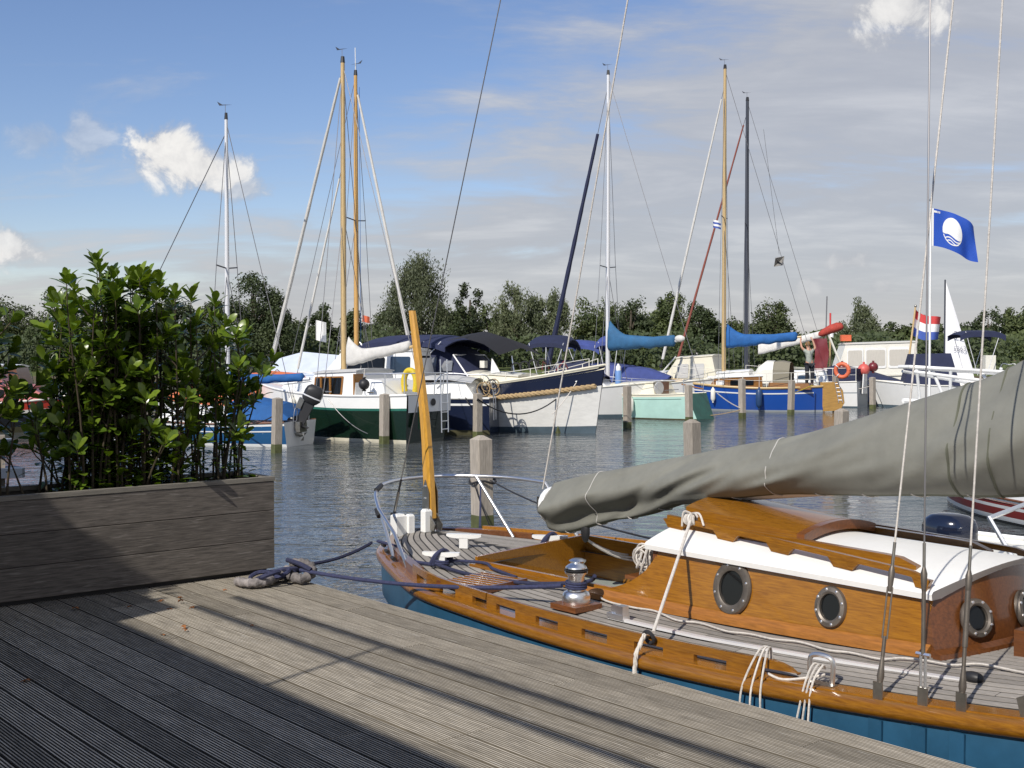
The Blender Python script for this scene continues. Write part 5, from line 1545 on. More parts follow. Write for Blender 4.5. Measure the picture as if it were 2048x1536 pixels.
# spray hood
MB().loft([[(x, -w, 1.05), (x, -w * .95, 1.05 + h * .6), (x, -w * .6, 1.05 + h * .95), (x, 0, 1.05 + h), (x, w * .6, 1.05 + h * .95), (x, w * .95, 1.05 + h * .6), (x, w, 1.05)] for x, w, h in ((1.75, .62, .85), (2.05, .64, .86), (2.35, .62, .62), (2.5, .6, .35))], closed=False).build('spray_hood', 'offwhite', b.root, smooth=30)
MB().loft([[(x, -w, 1.05), (x, -w * .95, 1.05 + h * .6), (x, -w * .6, 1.05 + h * .95), (x, 0, 1.05 + h), (x, w * .6, 1.05 + h * .95), (x, w * .95, 1.05 + h * .6), (x, w, 1.05)] for x, w, h in ((1.15, .60, .80), (1.45, .62, .86), (1.74, .615, .84))], closed=False).build('hood_extension', 'khaki', b.root, smooth=30)
b.trunk(.35, 1.9, .62, .72, .22, .25, 'varnish', rf=.02, ra=.1, name='coaming', tumble=.95)
b.rails(.2, 5.3, .55, 7, .012, 'offwhite')
# transom-hung rudder with ladder
MB().prism([(-.02, -.03, .02), (-.62, -.03, .06), (-.78, -.03, .35), (-.72, -.03, .80), (-.50, -.03, 1.12), (.10, -.03, 1.10), (.06, -.03, .5)], (0, .06, 0)).build('rudder', mat('rudderwood', (.42, .23, .05), .35, var=.3, vscale=4, stretch=(1, 1, 6), coat=.4), b.root, smooth=False)
for x in (-.42, -.56): b.tube('rudder_ladder', [(x, .06, 1.18), (x - .16, .06, .35)], .012, 'steel')
for k in range(5): b.tube('ladder_rung', [(-.445 - .03 * k, .06, 1.05 - .15 * k), (-.585 - .03 * k, .06, 1.05 - .15 * k)], .010, 'steel')
fender('long_fender', BL_.w(2.15, 1.14, .52), .72, .12, 'fenderdark', 'teal blue cylindrical fender hanging on the royal blue hull', rope=.5)
# white furled gaff boom and second boom behind with red bundle
b = Boat('dark_mast_sailboat', (13.6, 50.5), (-.93, .33), 6.2, 'sailboat with black mast and white furled sail behind the royal blue sailboat', 'sailboat')
DM = b
b.hull(2.2, .95, .9, 1.2, [(.1, 'boot'), (1, 'offwhite')], sr=.7)
b.trunk(1.8, 4.6, .75, .45, .5, .4, 'white', rf=.4, ra=.1, roof='white'); b.win(2.2, 3.0, .3, .75, 1)
b.mast(3.72, 13.0, .095, 'darkmast', z0=1.2, spread=(7.7,), spw=.55, furl=(mat('rustsail', (.24, .07, .05), .8), .95), furlr=.055, stay_top=.965, bowz=1.2, bowx=6.9)
b.boomsail((3.2, 0, 2.25), (.5, 0, 2.95), 'sailcloth', .16, .16, 'mask', hump=.2)
rb_ = thing('red_sail_bundle', DM.w(.1, .1, 3.15), math.atan2(DM.h.y, DM.h.x), 'red cloth bundle held up at the end of the white furled sail', 'sail')
MB().loft([[(x, y * w, z * w + dz) for y, z in [(math.cos(a) * (1 + .15 * math.sin(3 * a + x * 9)), math.sin(a)) for a in [k * .524 for k in range(12)]]] for x, w, dz in ((.75, .1, -.22), (.55, .2, -.14), (.2, .25, .02), (-.2, .26, .16), (-.45, .2, .2), (-.55, .08, .16))]).build('bundle', mat('redcloth', (.45, .06, .04), .8, var=.25, vscale=4), rb_, smooth='full')
rb_.scale = (.78, .78, .78)
# red foul weather canvas hanging
rc = thing('red_canvas', DM.w(.55, .35, 1.2), math.atan2(DM.h.y, DM.h.x), 'dark red canvas hanging beside the standing person', 'canvas')
MB().loft([[(x + .04 * math.sin(z * 5), .03 * math.sin(z * 7 + x * 9), z) for z in [0, .25, .5, .8, 1.1, 1.4, 1.6]] for x in [-.28, -.2, -.1, 0, .1, .2, .28]], closed=False).build('cloth', 'maroon', rc, smooth='full')

# ---- grey-white sailboat stern with red fenders
b = Boat('grey_sailboat', (14.15, 48.4), (-.84, .54), 5.6, 'white sailboat with grey transom and red round fender, behind the wooden rudder', 'sailboat')
GS = b
b.hull(2.2, 1.05, 1.0, 1.25, [(.06, 'boot'), (.55, 'white'), (.6, 'greyhull'), (1.0, 'white')], sr=.72, transom='greyhull', deck='white', wl=.86)
b.trunk(1.2, 4.0, .72, .45, .5, .4, 'white', rf=.4, ra=.1, roof='white'); b.win(1.7, 2.5, .3, .75, 1, 'glassblue')
MB().box((.7, 0, 1.28), (1.2, 1.1, .55)).build('cockpit_cover', 'navycanvas', b.root, smooth=False)
b.rails(.05, 4.5, .55, 6, .012, 'offwhite')
MB().prism([(-.05, -.3, .55), (-.05, .3, .55), (-.08, .25, 1.35), (-.08, -.2, 1.35)], (-.04, 0, 0)).build('bathing_ladder', 'white', b.root, smooth=False)
outb = fender('ball_fender', GS.w(.05, -.3, 1.52), 0, .24, mat('coral', (.62, .12, .10), .45), 'large coral red ball fender at the stern of the grey-white sailboat', round_=True, rope=.25)
fender('ball_fender', GS.w(-.2, -.75, 1.62), 0, .2, 'maroon', 'dark red fender behind the coral red ball fender', round_=True, rope=.2)
fender('ball_fender', GS.w(.75, .3, 1.58), 0, .22, 'maroon', 'dark red fender left of the coral one on navy canvas', round_=True, rope=.2)
lb = thing('lifebuoy', BL_.w(-.75, .5, 1.55), math.atan2(BL_.h.y, BL_.h.x), 'orange ring lifebuoy on the stern rail of the royal blue sailboat', 'lifebuoy')
MB().torus((0, 0, 0), .24, .075, (.15, 1, 0), 24, 10).build('ring', 'buoyorange', lb)
for k in range(4): MB().torus((.24 * math.cos(k * 1.571 + .7), 0, .24 * math.sin(k * 1.571 + .7)), .078, .014, (-math.sin(k * 1.571 + .7), 0, math.cos(k * 1.571 + .7)), 12, 5).build('band', 'white', lb)

# ---- navy tender with cover and black outboard
b = Boat('navy_tender', (17.3, 52.2), (-.93, .30), 4.4, 'low navy open boat under a dark cover with black outboard motor', 'motorboat')
b.hull(1.9, .85, .8, 1.0, [(.1, 'blackhull'), (1.0, 'navyhull')], sr=.85, rail='blackrub')
MB().loft([[(x, -w, .8), (x, -w * .6, .8 + h * .8), (x, 0, .8 + h), (x, w * .6, .8 + h * .8), (x, w, .8)] for x, w, h in ((-.1, .8, .05), (.6, .92, .3), (2.0, .95, .72), (3.0, .8, .9), (4.0, .45, .6))], closed=False).build('boat_cover', 'navycanvas', b.root, smooth=25)
outboard(b.root, (-.35, .1, .95), R(10), R(8), 1.5)
# ---- white cabin cruiser with curtains
b = Boat('curtain_cruiser', (18.55, 54.8), (-.985, .10), 6.0, 'boxy white cabin cruiser with curtained side windows at the right', 'motorboat')
CC = b
b.hull(2.4, .85, .85, 1.0, [(.12, 'bootcream'), (.75, 'navyhull'), (1, 'white')], sr=.85, rail='mask', railr=.05)
b.trunk(.3, 3.95, 1.1, .95, 1.85, 1.75, 'offwhite', rf=.55, ra=.0, roof='offwhite', tumble=.93, zb=.82, name='cabin')
for xa, xb in ((.65, 1.5), (1.68, 2.5), (2.68, 3.3)): b.win(xa, xb, .44, .84, 1, 'curtain', 'white', rr=.1)
MB().box((.9, 1.12, 1.22), (3.6, .03, .04)).build('grab_rail', 'offwhite', b.root, smooth=False)
b.rails(3.9, 6.0, .45, 4, .02, 'white')
b.tube('mast', [(4.15, 0, 2.5), (4.1, 0, 4.8)], .03, 'wire')
fender('long_fender', CC.w(.9, 1.42, .62), .75, .17, 'fenderblue', 'pale blue cylindrical fender hanging below the curtained cruiser', rope=.9)
rl = MB().box((0, 0, 0), (.45, .25, .28)).build('red_box', 'buoyorange', None, smooth=False, loc=CC.w(3.3, .3, 2.88), label='orange red box on the roof of the curtained cruiser', cat='box')
# ------------------------------------------------------------------ mooring posts
def post(px, D, top, w, label, rot=0.6, point=.05, group='wooden mooring posts in the water', weed=.16):
    x = (px - 1024) / CF * D
    o = thing('mooring_post', (x, D, 0), rot, label, 'post', group)
    k = w / 2; j = lambda: random.uniform(-.006, .006)
    lean = (random.uniform(-.03, .03), random.uniform(-.03, .03))
    def rg(z, f=1): return [(k * f * a + lean[0] * z, k * f * b_ + lean[1] * z, z) for a, b_ in ((-1, -.86), (-.86, -1), (.86, -1), (1, -.86), (1, .86), (.86, 1), (-.86, 1), (-1, .86))]
    MB().loft([rg(weed), rg(top * .6), rg(top - point), rg(top, .25)]).build('shaft', 'postwood', o, smooth=False)
    MB().loft([rg(-1.2, 1.03), rg(weed * .8, 1.03), rg(weed + .03, 1.01)]).build('wet_foot', 'postwet', o, smooth=False)
    return o
N1 = post(965, 14.6, 1.16, .21, 'big weathered square mooring post behind the wooden yacht, nearest of all')
N2 = post(1388, 18.2, 1.16, .20, 'square mooring post rising just above the grey sail cover below the mint boat')
N3 = post(1683, 21.8, 1.16, .20, 'square mooring post above the sail cover below the grey-white sailboat')
for px, wl_, ty, lab in ((552, 906, 795, 'slim wooden post in front of the tilted outboard of the blue day sailer'), (768, 888, 787, 'slim wooden post in front of the green hull'), (955, 878, 786, 'slim wooden post at the stern of the navy cruiser'), (1117, 866, 776, 'slim wooden post in front of the cream launch hull'), (1255, 857, 771, 'slim wooden post in front of the middle of the mint hull'), (1379, 846, 769, 'slim wooden post at the dark stern of the mint sailboat'), (1485, 837, 757, 'slim wooden post in front of the bow half of the royal blue hull'), (1582, 830, 760, 'slim wooden post with yellow line near the wooden rudder'), (1672, 822, 752, 'slim wooden post in front of the grey transom'), (1746, 819, 754, 'slim wooden post before the navy tender'), (1818, 812, 752, 'slim wooden post at the stern of the curtained cruiser'), (300, 950, 800, 'slim wooden post seen through the shrub')):
    D = CH * CF / (wl_ - 708)
    post(px, D, CH - (ty - 708) / CF * D, .185, lab, rot=.62, point=.025)
# rope lashings and lines between posts and boats
def line(name, pts, r, m, label, cat='rope', n=5, group=None):
    pts = [Vector(p) for p in pts]; o = pts[0].copy()
    return MB().tube([p - o for p in pts], r, n).build(name, m, None, loc=o, label=label, cat=cat, group=group)
npos = Vector(((965 - 1024) / CF * 14.6, 14.6, 0))
# near yacht's lines to the big post
lash = [npos + Vector((.16 * math.cos(a), .16 * math.sin(a), .60 + .02 * math.sin(a * 3))) for a in [k * .35 for k in range(40)]]
line('post_lashing', lash, .014, 'rope_black', 'dark rope turns lashed round the big post behind the yacht')
line('mooring_line', sag(npos + Vector((-.02, -.14, .58)), YW(-.32, .42, .80), .10), .011, 'rope_navy', 'dark blue mooring line from the big post down to the yacht stern')
line('mooring_line', sag(npos + Vector((.10, -.12, .62)), YW(1.9, .95, .82), .12, 24), .009, 'rope_black', 'black mooring line from the big post passing behind the boom')
line('hanging_line', [npos + Vector((-.10, -.15, .60)), npos + Vector((-.02, -.16, .35)), npos + Vector((.10, -.15, .05)), npos + Vector((.13, -.1, -.1))], .008, 'rope_black', 'loose dark line hanging down the face of the big post')
P = lambda px, D, z: Vector(((px - 1024) / CF * D, D, z))
line('mooring_line', sag(P(955, 30.2, 1.02), P(1117, 32.5, .98), .42), .018, 'rope_black', 'slack dark line between the two posts before the cream launch')
line('mooring_line', sag(LN.w(6.5, -.42, 1.42), P(1117, 32.5, 1.0), .05), .016, 'rope_white', 'pale line from the cream launch bow eye to its post')
line('mooring_line', sag(LN.w(6.55, -.40, 1.42), P(1105, 32.0, .55), .06), .014, 'rope_white', 'second pale line sloping from the launch bow below the first')
line('mooring_line', sag(P(955, 30.2, 1.0), NCR.w(.6, 1.2, 1.0), .18), .018, 'rope_black', 'sagging dark line from a post to the navy cruiser')
line('mooring_line', sag(MS.w(-.1, -.6, .85), P(1485, 40, .32), .05), .018, 'rope_white', 'white line from the mint stern to the next post')
line('mooring_line', sag(P(1485, 40, .3), P(1400, 39.5, .1), .04), .014, 'rope_tan', 'tan line dipping to the water right of the mint stern')
line('mooring_line', sag(BL_.w(.3, .6, 1.0), P(1582, 42.3, .75), .02), .02, 'buoyyellow', 'yellow line tied round the post near the wooden rudder')
line('mooring_line', sag(P(552, 26, .85), P(470, 27.5, .55), .1), .014, 'rope_black', 'dark line from the left slim post to the blue day sailer')
line('mooring_line', sag(G.w(2.2, 1.08, 1.05), P(735, 28.6, .25), .12), .010, 'wire', 'thin grey line hanging across the green hull')
line('mooring_line', sag(P(1746, 47, .95), P(1690, 49, .8), .12), .02, 'rope_white', 'white line from the post to the navy tender')

# ------------------------------------------------------------------ lines on the near yacht and jetty
bun = JW(-.06, -.10, ZD)
nav = [JW(-.03, -.04, ZD + .12), YW(-.40, -.52, Sh(-.4) + .06)]
line('stern_line', sag(nav[0], nav[1], .03), .012, 'rope_navy', 'navy mooring line from the jetty bundle to the yacht stern')
wpt = YW(2.02, -.89, wb.z + .125)
line('spring_line', sag(JW(-.02, -.08, ZD + .09), wpt, .05, 40), .0125, 'rope_navy', 'long navy twisted line running from the jetty over the rail to the winch', n=8)
line('stern_line', smooth_path([YW(.62, -.70, Dk(.62, -.7) + .05), YW(1.0, -.72, Dk(1, -.72) + .04), YW(1.5, -.68, Dk(1.5, -.68) + .05), YW(1.9, -.60, .85), YW(2.0, -.62, .9)], 6), .0115, 'rope_navy', 'navy line along the yacht deck from the wrapped cleat to the winches', n=8)
line('stern_line', smooth_path([YW(.62, -.62, Dk(.62, -.62) + .06), YW(.86, -.50, Dk(.86, -.5) + .05), YW(1.0, -.54, Dk(1, -.54) + .04), YW(1.3, -.60, Dk(1.3, -.6) + .04)], 6), .010, 'rope_navy', 'short navy rope tail beside the cockpit coaming', n=8)
line('stern_line', smooth_path([YW(.60, -.68, Dk(.6, -.68) + .04), YW(.3, -.68, Dk(.3, -.68) + .04), YW(0, -.55, Dk(0, -.55) + .06), YW(-.38, -.48, Sh(-.4) + .07)], 6), .011, 'rope_navy', 'navy rope from the stern edge to the wrapped white cleat', n=8)
# white guy rope from toe rail to the roof hand rail
ga = YW(2.94, -1.15, Sh(2.94) + .13); gb = YW(2.50, -.375, RZ(2.5, .37) + .085)
line('guy_rope', [ga, ga.lerp(gb, .5), gb], .0088, 'rope_white', 'taut white rope from the toe rail up to the cabin hand rail', n=8)
gk = thing('rope_knot', gb, JA, 'white rope knot tied round the cabin hand rail', 'rope')
for k in range(5): MB().torus((.012 * (k - 2), 0, -.01), .027, .0075, (1, .2 * (k - 2), .1), 16, 6).build('turn', 'rope_white', gk)
for dx, dz in ((.05, .01), (.08, -.03), (-.03, -.05)): MB().tube(smooth_path([(0, 0, .02), (dx, -.03, .03), (dx * 1.4, -.03, dz)], 5), .006, 6).build('tail', 'rope_white', gk)
gt = thing('rope_tail', ga, JA, 'twisted white rope tail hanging over the yacht rail', 'rope')
for st in range(3):
    MB().tube([(-.02 * i / 10 + .006 * math.cos(i * 1.1 + st * 2.09), -.06 - .05 * min(1, i / 4) + .006 * math.sin(i * 1.1 + st * 2.09), .0 - .022 * i) for i in range(11)], .0065, 6).build('strand', 'rope_white', gt)
MB().torus((0, -.03, -.02), .03, .010, (0, 1, .4), 14, 6).build('turn', 'rope_black', gt)
# coil of white cordage at the cabin's aft corner
ck_ = thing('rope_coil', YW(2.28, -.50, 1.02), JA, 'bunch of white cord coils hanging at the aft corner of the cabin', 'rope')
for k in range(13):
    q = random.Random(k)
    MB().torus((q.uniform(-.035, .035), q.uniform(-.04, .04), q.uniform(-.02, .03)), q.uniform(.045, .085), .006, (q.uniform(-.8, .8), q.uniform(-1, -.2), q.uniform(-.35, .35)), 18, 5).build('loop', 'rope_white', ck_)
# thin white cord lying along the side deck
cpx = [(1197, 1172), (1225, 1196), (1262, 1214), (1310, 1222), (1352, 1240), (1400, 1246), (1452, 1262), (1500, 1268), (1545, 1278), (1600, 1284), (1655, 1300), (1700, 1305), (1760, 1318), (1800, 1316), (1850, 1321), (1905, 1330), (1960, 1328), (2048, 1345), (2100, 1350)]
cw = []
for i, (a, c) in enumerate(cpx):
    p = atz(a, c, .80)
    for _ in range(4):
        q = (p - yb.location); sx = q.x * jd.x + q.y * jd.y; sy = q.x * jv.x + q.y * jv.y
        sy = min(sy, -CW(min(max(sx, 1.6), 4)) - .045) if 1.9 < sx < 4.0 else sy
        p = atz(a, c, Dk(sx, sy) + .034)
    q = (p - yb.location); sx = q.x * jd.x + q.y * jd.y; sy = q.x * jv.x + q.y * jv.y
    cw.append(YW(sx, min(sy, -CW(min(max(sx, 1.6), 4)) - .05) if 1.9 < sx < 4.02 else sy, Dk(sx, sy) + .034))
line('deck_cord', smooth_path(cw, 5), .0055, 'rope_white', 'thin white cord lying along the side deck below the cabin', n=6)
# loops over the toe rail end and through the fairlead
for k, (s_, lab) in enumerate(((3.58, 'white rope loops hitched over the forward end of the toe rail'), (3.84, 'white rope ends hanging from the steel fairlead'))):
    y_ = -(Bm(s_) - .062)
    o = thing('rope_hitch', YW(s_, y_, Sh(s_) + .10), JA, lab, 'rope')
    for q in range(3):
        dx = (q - 1) * .022
        if k == 0: MB().tube(smooth_path([(dx * .4, .03, -.03), (dx * .3, .02, .05), (dx, -.03, .04), (dx * 2.2, -.105, -.10), (dx * 2.6, -.115, -.22)], 5), .0048, 6).build('strand', 'rope_white', o)
        else: MB().tube(smooth_path([(dx * .4, .02, .0), (dx, -.02, .02), (dx * .8, -.09, -.06), (dx * 1.5 - .02, -.11, -.26)], 5), .0046, 6).build('strand', 'rope_white', o)
    if k == 0: MB().tube(smooth_path([(.02, -.02, -.05), (.10, -.02, -.06), (.20, .03, -.04), (.26, .06, -.02)], 5), .006, 6).build('strand', 'rope_white', o)
# chafe sleeve and rope heap at the planter corner
hp = thing('mooring_bundle', bun, JA, 'heap of navy rope and grey canvas chafe sleeve by the planter corner', 'rope')
def hl(pts): return [Vector(((Vector(p) - bun).x * jd.x + (Vector(p) - bun).y * jd.y, (Vector(p) - bun).x * jv.x + (Vector(p) - bun).y * jv.y, p[2] - bun.z)) for p in pts]
sl = hl(smooth_path([atz(474, 1163, ZD + .035), atz(500, 1166, ZD + .04), atz(530, 1163, ZD + .04), atz(556, 1152, ZD + .045), atz(574, 1140, ZD + .06)], 6))
MB().tube(sl, [.029 + .005 * math.sin(i * 2.4) for i in range(len(sl))], 10).build('sleeve', 'chafe', hp)
MB().tube([sl[0] + (sl[0] - sl[1]) * .3, sl[1]], .022, 10).build('rope_end', 'rope_white', hp)
s2 = hl(smooth_path([atz(578, 1150, ZD + .04), atz(600, 1158, ZD + .04), atz(620, 1150, ZD + .06), atz(622, 1135, ZD + .10), atz(605, 1127, ZD + .12), atz(585, 1127, ZD + .11)], 6))
MB().tube(s2, [.032 + .007 * math.sin(i * 2.1) for i in range(len(s2))], 10).build('sleeve', 'chafe', hp)
for k in range(11):
    q = random.Random(40 + k)
    c = hl([atz(520 + k * 8, 1156 - k * 2, ZD + .03 + .02 * (k % 3))])[0]
    MB().torus(c, q.uniform(.05, .09), .014, (q.uniform(-.4, .4), q.uniform(-.4, .4), 1), 18, 6).build('rope_turn', 'rope_navy', hp)
MB().tube(hl(smooth_path([atz(575, 1120, ZD + .13), atz(600, 1128, ZD + .13), atz(622, 1140, ZD + .10)], 5)), .016, 8).build('rope_turn', 'rope_navy', hp)

# ------------------------------------------------------------------ post with two dark plates at the left edge
fx = P(-4, 9.6, 0)
pp = thing('plated_post', fx, .4, 'pale post with two dark plates at the far left edge beyond the planter', 'post')
MB().box((0, 0, .55), (.09, .09, 1.9)).build('shaft', 'postwood', pp, smooth=False)
MB().lathe([(.115, 1.39), (.13, 1.40), (.128, 1.44), (.10, 1.47), (.02, 1.475)], (0, 0, 0), 20).build('cap', 'navyhull', pp)
MB().loft([[(x, y, z) for x, y in ((-.19, -.12), (.17, -.15), (.19, -.10), (.12, .14), (-.19, .12))] for z in (1.165, 1.24)]).build('plate', mat('slate', (.07, .09, .13), .5), pp, smooth=False)

# ------------------------------------------------------------------ boats on the right, beyond the yacht
mat('stripe_red', (.25, .03, .025), .4)
b = Boat('striped_dinghy', (7.6, 12.9), (-.28, .96), 4.6, 'low dinghy with dark red and white striped hull under a grey cover at right', 'boat')
b.hull(1.7, .34, .34, .44, [(.12, 'blackhull'), (.30, 'white'), (.60, 'stripe_red'), (.72, 'white'), (.88, 'stripe_red'), (1.0, 'white')], sr=.8, rake=.15, rail='varnish_dark', railr=.016)
MB().loft([[(x, y * b.hb(x) * 1.0, z) for y, z in ((-1, b.sh(x)), (-.5, b.sh(x) + h * .7), (0, b.sh(x) + h), (.5, b.sh(x) + h * .7), (1, b.sh(x)))] for x, h in ((.0, .1), (1.0, .34), (2.4, .38), (3.6, .24), (4.4, .05))], closed=False).build('boat_cover', 'greycover', b.root, smooth=20)
b = Boat('white_runabout', (3.75, 10.15), (.80, -.60), 4.2, 'small white motorboat with shiny navy outboard cowl beyond the cabin roof', 'motorboat')
b.hull(1.6, .55, .5, .7, [(.15, 'boot'), (1.0, 'white')], sr=.85, rail='white', railr=.02)
MB().loft([[(x, y, z) for x, y in [(.235 * k * math.cos(a), .17 * k * math.sin(a)) for a in [j * .3927 for j in range(16)]]] for z, k in ((.53, .85), (.58, 1.0), (.68, 1.0), (.74, .90), (.775, .68), (.79, .35), (.792, .02))]).build('outboard_cowl', mat('cowlnavy', (.010, .014, .03), .12, coat=.6), b.root, smooth='full').location = (-.05, .05, 0)
MB().box((.0, .05, .35), (.16, .14, .45)).build('outboard_leg', 'blackrub', b.root, smooth=False)
b.tube('windscreen_frame', [(.62, .6, .58), (.45, .6, .86), (.45, -.6, .86), (.62, -.6, .58)], .02, 'steel')
MB().box((1.35, .1, .78), (.35, .6, .62)).build('console', 'white', b.root, smooth=False)
MB().torus((1.05, .1, .82), .15, .05, (1, 0, 0), 20, 8).build('wheel_fender', 'blackrub', b.root)
for k in range(5): MB().torus((.75 + .22 * k, -.74, .54), .05, .02, (0, 1, 0), 12, 6).build('cleat_ring', 'steel_dull', b.root)
b.trunk(.7, 1.2, .6, .6, .12, .12, 'white', rf=.1, ra=.1, name='thwart')

# white-railed motor yacht, bow to the left
b = Boat('white_rail_yacht', (13.6, 21.6), (-.98, -.12), 7.0, 'grey-white motor yacht with thick white bow rails at the right edge', 'motorboat')
WR = b
b.hull(2.6, 1.2, 1.2, 1.34, [(.1, 'boot'), (.82, 'greyhull'), (1.0, 'white')], sr=.85, rake=-.15, deck='white', rail='white', railr=.05, wl=.8)
def rl_(name, pts, r): return b.tube(name, pts, r, 'white', 8)
zb_ = 1.5
for sd in (-1, 1):
    top = smooth_path([(6.85, sd * .18, 1.93), (6.2, sd * .55, 1.89), (5.2, sd * .85, 1.83), (4.0, sd * 1.05, 1.76), (2.0, sd * 1.15, 1.73)], 5)
    rl_('bow_rail', top, .032)
    rl_('bow_rail', smooth_path([(6.8, sd * .2, 1.85), (6.2, sd * .5, 1.76), (5.3, sd * .8, 1.63), (5.0, sd * .85, 1.53), (4.9, sd * .9, 1.31)], 5), .028)
    for x in (6.5, 5.75, 4.6): rl_('rail_post', [(x - .18, sd * (b.hb(x - .18) - .06), 1.25), (x, sd * (.18 + .88 * (6.85 - x) / 2.85 if x > 4 else 1.05), 1.89)], .028)
rl_('bow_rail', [(6.85, -.18, 1.93), (6.95, 0, 1.93), (6.85, .18, 1.93)], .032)
b.trunk(.5, 3.6, 1.0, .9, .8, .6, 'white', rf=.7, ra=.1, roof='white')
MB().torus((5.6, -.1, 1.62), .12, .02, (.3, 0, 1), 16, 6).build('rope_ring', 'rope_white', b.root)
# navy covered cruiser and far bimini boat
b = Boat('navy_covered_cruiser', (18.0, 48.0), (-.96, .2), 3.0, 'motorboat wrapped in a navy canvas cover behind the white bow rails', 'motorboat')
b.hull(2.1, .9, .9, 1.1, [(.1, 'boot'), (1, 'white')], sr=.8)
b.trunk(.2, 2.3, 1.0, .9, 1.28, 1.25, 'navycanvas', rf=.3, ra=.35, zb=.9, name='canvas_cover', tumble=.86)
b = Boat('bimini_cruiser', (20.0, 48.6), (-.97, .1), 5.0, 'motorboat with flat navy bimini in front of the far white sail', 'motorboat')
b.hull(2.2, .9, .9, 1.1, [(.1, 'boot'), (1, 'white')], sr=.8)
b.bimini(.3, 2.05, 1.0, 3.05, .06, 'navycanvas', hoops=2, edge=.22, x_foot=1.2, zf=1.3)
b.trunk(1.4, 3.6, .9, .7, .55, .5, 'white', rf=.5, ra=.1)
MB().box((.75, .3, 1.75), (.4, .5, .7)).build('helm_seat', 'offwhite', b.root, rot=None, smooth=False)
b.tube('stern_rail', smooth_path([(0, .95, .95), (-.1, .95, 1.7), (-.12, 0, 1.72), (-.1, -.95, 1.7), (0, -.95, .95)], 4), .02, 'white')
# distant dinghy under sail
b = Boat('distant_sailboat', (29.3, 75.0), (-1.0, .12), 4.5, 'distant boat under a tall white sail at the right', 'sailboat')
b.hull(1.6, .5, .45, .6, [(.1, 'boot'), (1, 'white')], sr=.7)
b.tube('mast', [(2.2, 0, .5), (2.2, 0, 6.8)], .05, 'darkmast')
sp = lambda u, v: Vector((2.15 - (1 - v) * u * 1.75, .22 * math.sin(u * 3.1) * (1 - v), .85 + v * 5.85 + .1 * u * (1 - v)))
MB().loft([[sp(u / 6, v / 16) for v in range(17)] for u in range(7)], closed=False).build('mainsail', mat('whitesail', (.86, .86, .88), .7), b.root, smooth='full')

def text_mesh(txt, size):
    cu = bpy.data.curves.new('lettering', 'FONT'); cu.body = txt; cu.size = size
    ob = bpy.data.objects.new('lettering', cu); COL.objects.link(ob)
    bpy.context.view_layer.update()
    me = bpy.data.meshes.new_from_object(ob.evaluated_get(bpy.context.evaluated_depsgraph_get()))
    bpy.data.objects.remove(ob); return me
for txt, z, sz in (('22', 3.15, .62), ('5363', 2.35, .40)):
    me = text_mesh(txt, sz)
    for v_ in me.vertices:
        x_, y_ = v_.co.x, v_.co.y
        v_.co = Vector((1.75 - x_, .30, z + y_)); 
    me.materials.clear(); me.materials.append(mat('sailink', (.30, .30, .34), .8))
    link('sail_number', me, b.root)
for (bo_, x, y, z, l_, r_, m, lab) in ((G, 3.4, 1.08, .82, .5, .09, 'offwhite', 'white fender on the forward side of the green sailboat'), (NCR, 2.2, 1.32, .55, .6, .11, 'fenderdark', 'dark fender against the navy cruiser hull'), (BL_, 3.9, 1.0, .62, .5, .09, 'offwhite', 'small white fender near the bow of the royal blue sailboat'), (MS, 2.2, 1.08, .45, .5, .09, 'offwhite', 'white fender amidships on the mint sailboat')):
    fender('side_fender', bo_.w(x, y, z), l_, r_, m, lab, rope=.35)
# ------------------------------------------------------------------ flags
mat('flagblue', (.015, .075, .42), .7, var=.08, vscale=2)
mat('flagwhite', (.82, .82, .80), .7); mat('flagred', (.55, .05, .05), .7); mat('dutchblue', (.05, .10, .38), .7)
FD = 30.0
fp = thing('flagpole', P(1859, FD + .04, 0), 0, 'slim white flagpole carrying the blue flag at the right', 'flagpole')
MB().tube([(0, 0, -1), (0, 0, 5.95)], [.035, .022], 10).build('pole', 'white', fp)
MB().ball((0, 0, 5.99), .04, 10, 8).build('finial', 'steel_dull', fp)
FW, FH = 1.28, .93
f0 = P(1863, FD, 5.78)
fl_ = thing('blue_flag', f0, 0, 'bright blue flag with white disc and wave emblem flying from the pole', 'flag')
def F(u, v, o=0.0):
    x = FW * (u * .92 - .03 * u * u); z = -FH * v - .40 * u ** 1.25 + .05 * math.sin(u * 5 + v) * u
    if u > .7: x -= (u - .7) * .25 * (1 - v) * 1.2
    y = .10 * math.sin(u * 7.0 + v * 2.2) * u + .05 * math.sin(u * 13 - v * 3) * u
    return Vector((x, y + o, z))
MB().loft([[F(u / 24, v / 14) for v in range(15)] for u in range(25)], closed=False).build('cloth', 'flagblue', fl_, smooth='full')
def emb(poly, name, m='flagwhite', o=.006):
    # polygon in flag uv, subdivided by fan around its centre and laid just off both faces
    cu = sum(p[0] for p in poly) / len(poly); cv = sum(p[1] for p in poly) / len(poly)
    mb = MB()
    for off in (-o, o):
        rings = []
        for k in (0.02, .35, .7, 1.0): rings.append([F(cu + (u - cu) * k, cv + (v - cv) * k, off) for u, v in poly])
        mb.loft(rings, True, False)
    return mb.build(name, m, fl_, smooth='full')
def strip_uv(pts, w, name, o=.006):
    mb = MB()
    for off in (-o, o): mb.loft([[F(u, v, off), F(u, v + w, off)] for u, v in pts], closed=False)
    mb.build(name, 'flagwhite', fl_, smooth='full')
EC = (.42, .50); ER = (.205, .36)
ang = lambda a: (EC[0] + ER[0] * math.cos(a), EC[1] - ER[1] * math.sin(a))
topd = [ang(R(a)) for a in range(-22, 203, 9)]
wave = [(EC[0] + ER[0] * q * .93, EC[1] + .14 + .05 * math.sin(q * 3.0)) for q in (-.75, -.5, -.25, 0, .25, .5, .75)]
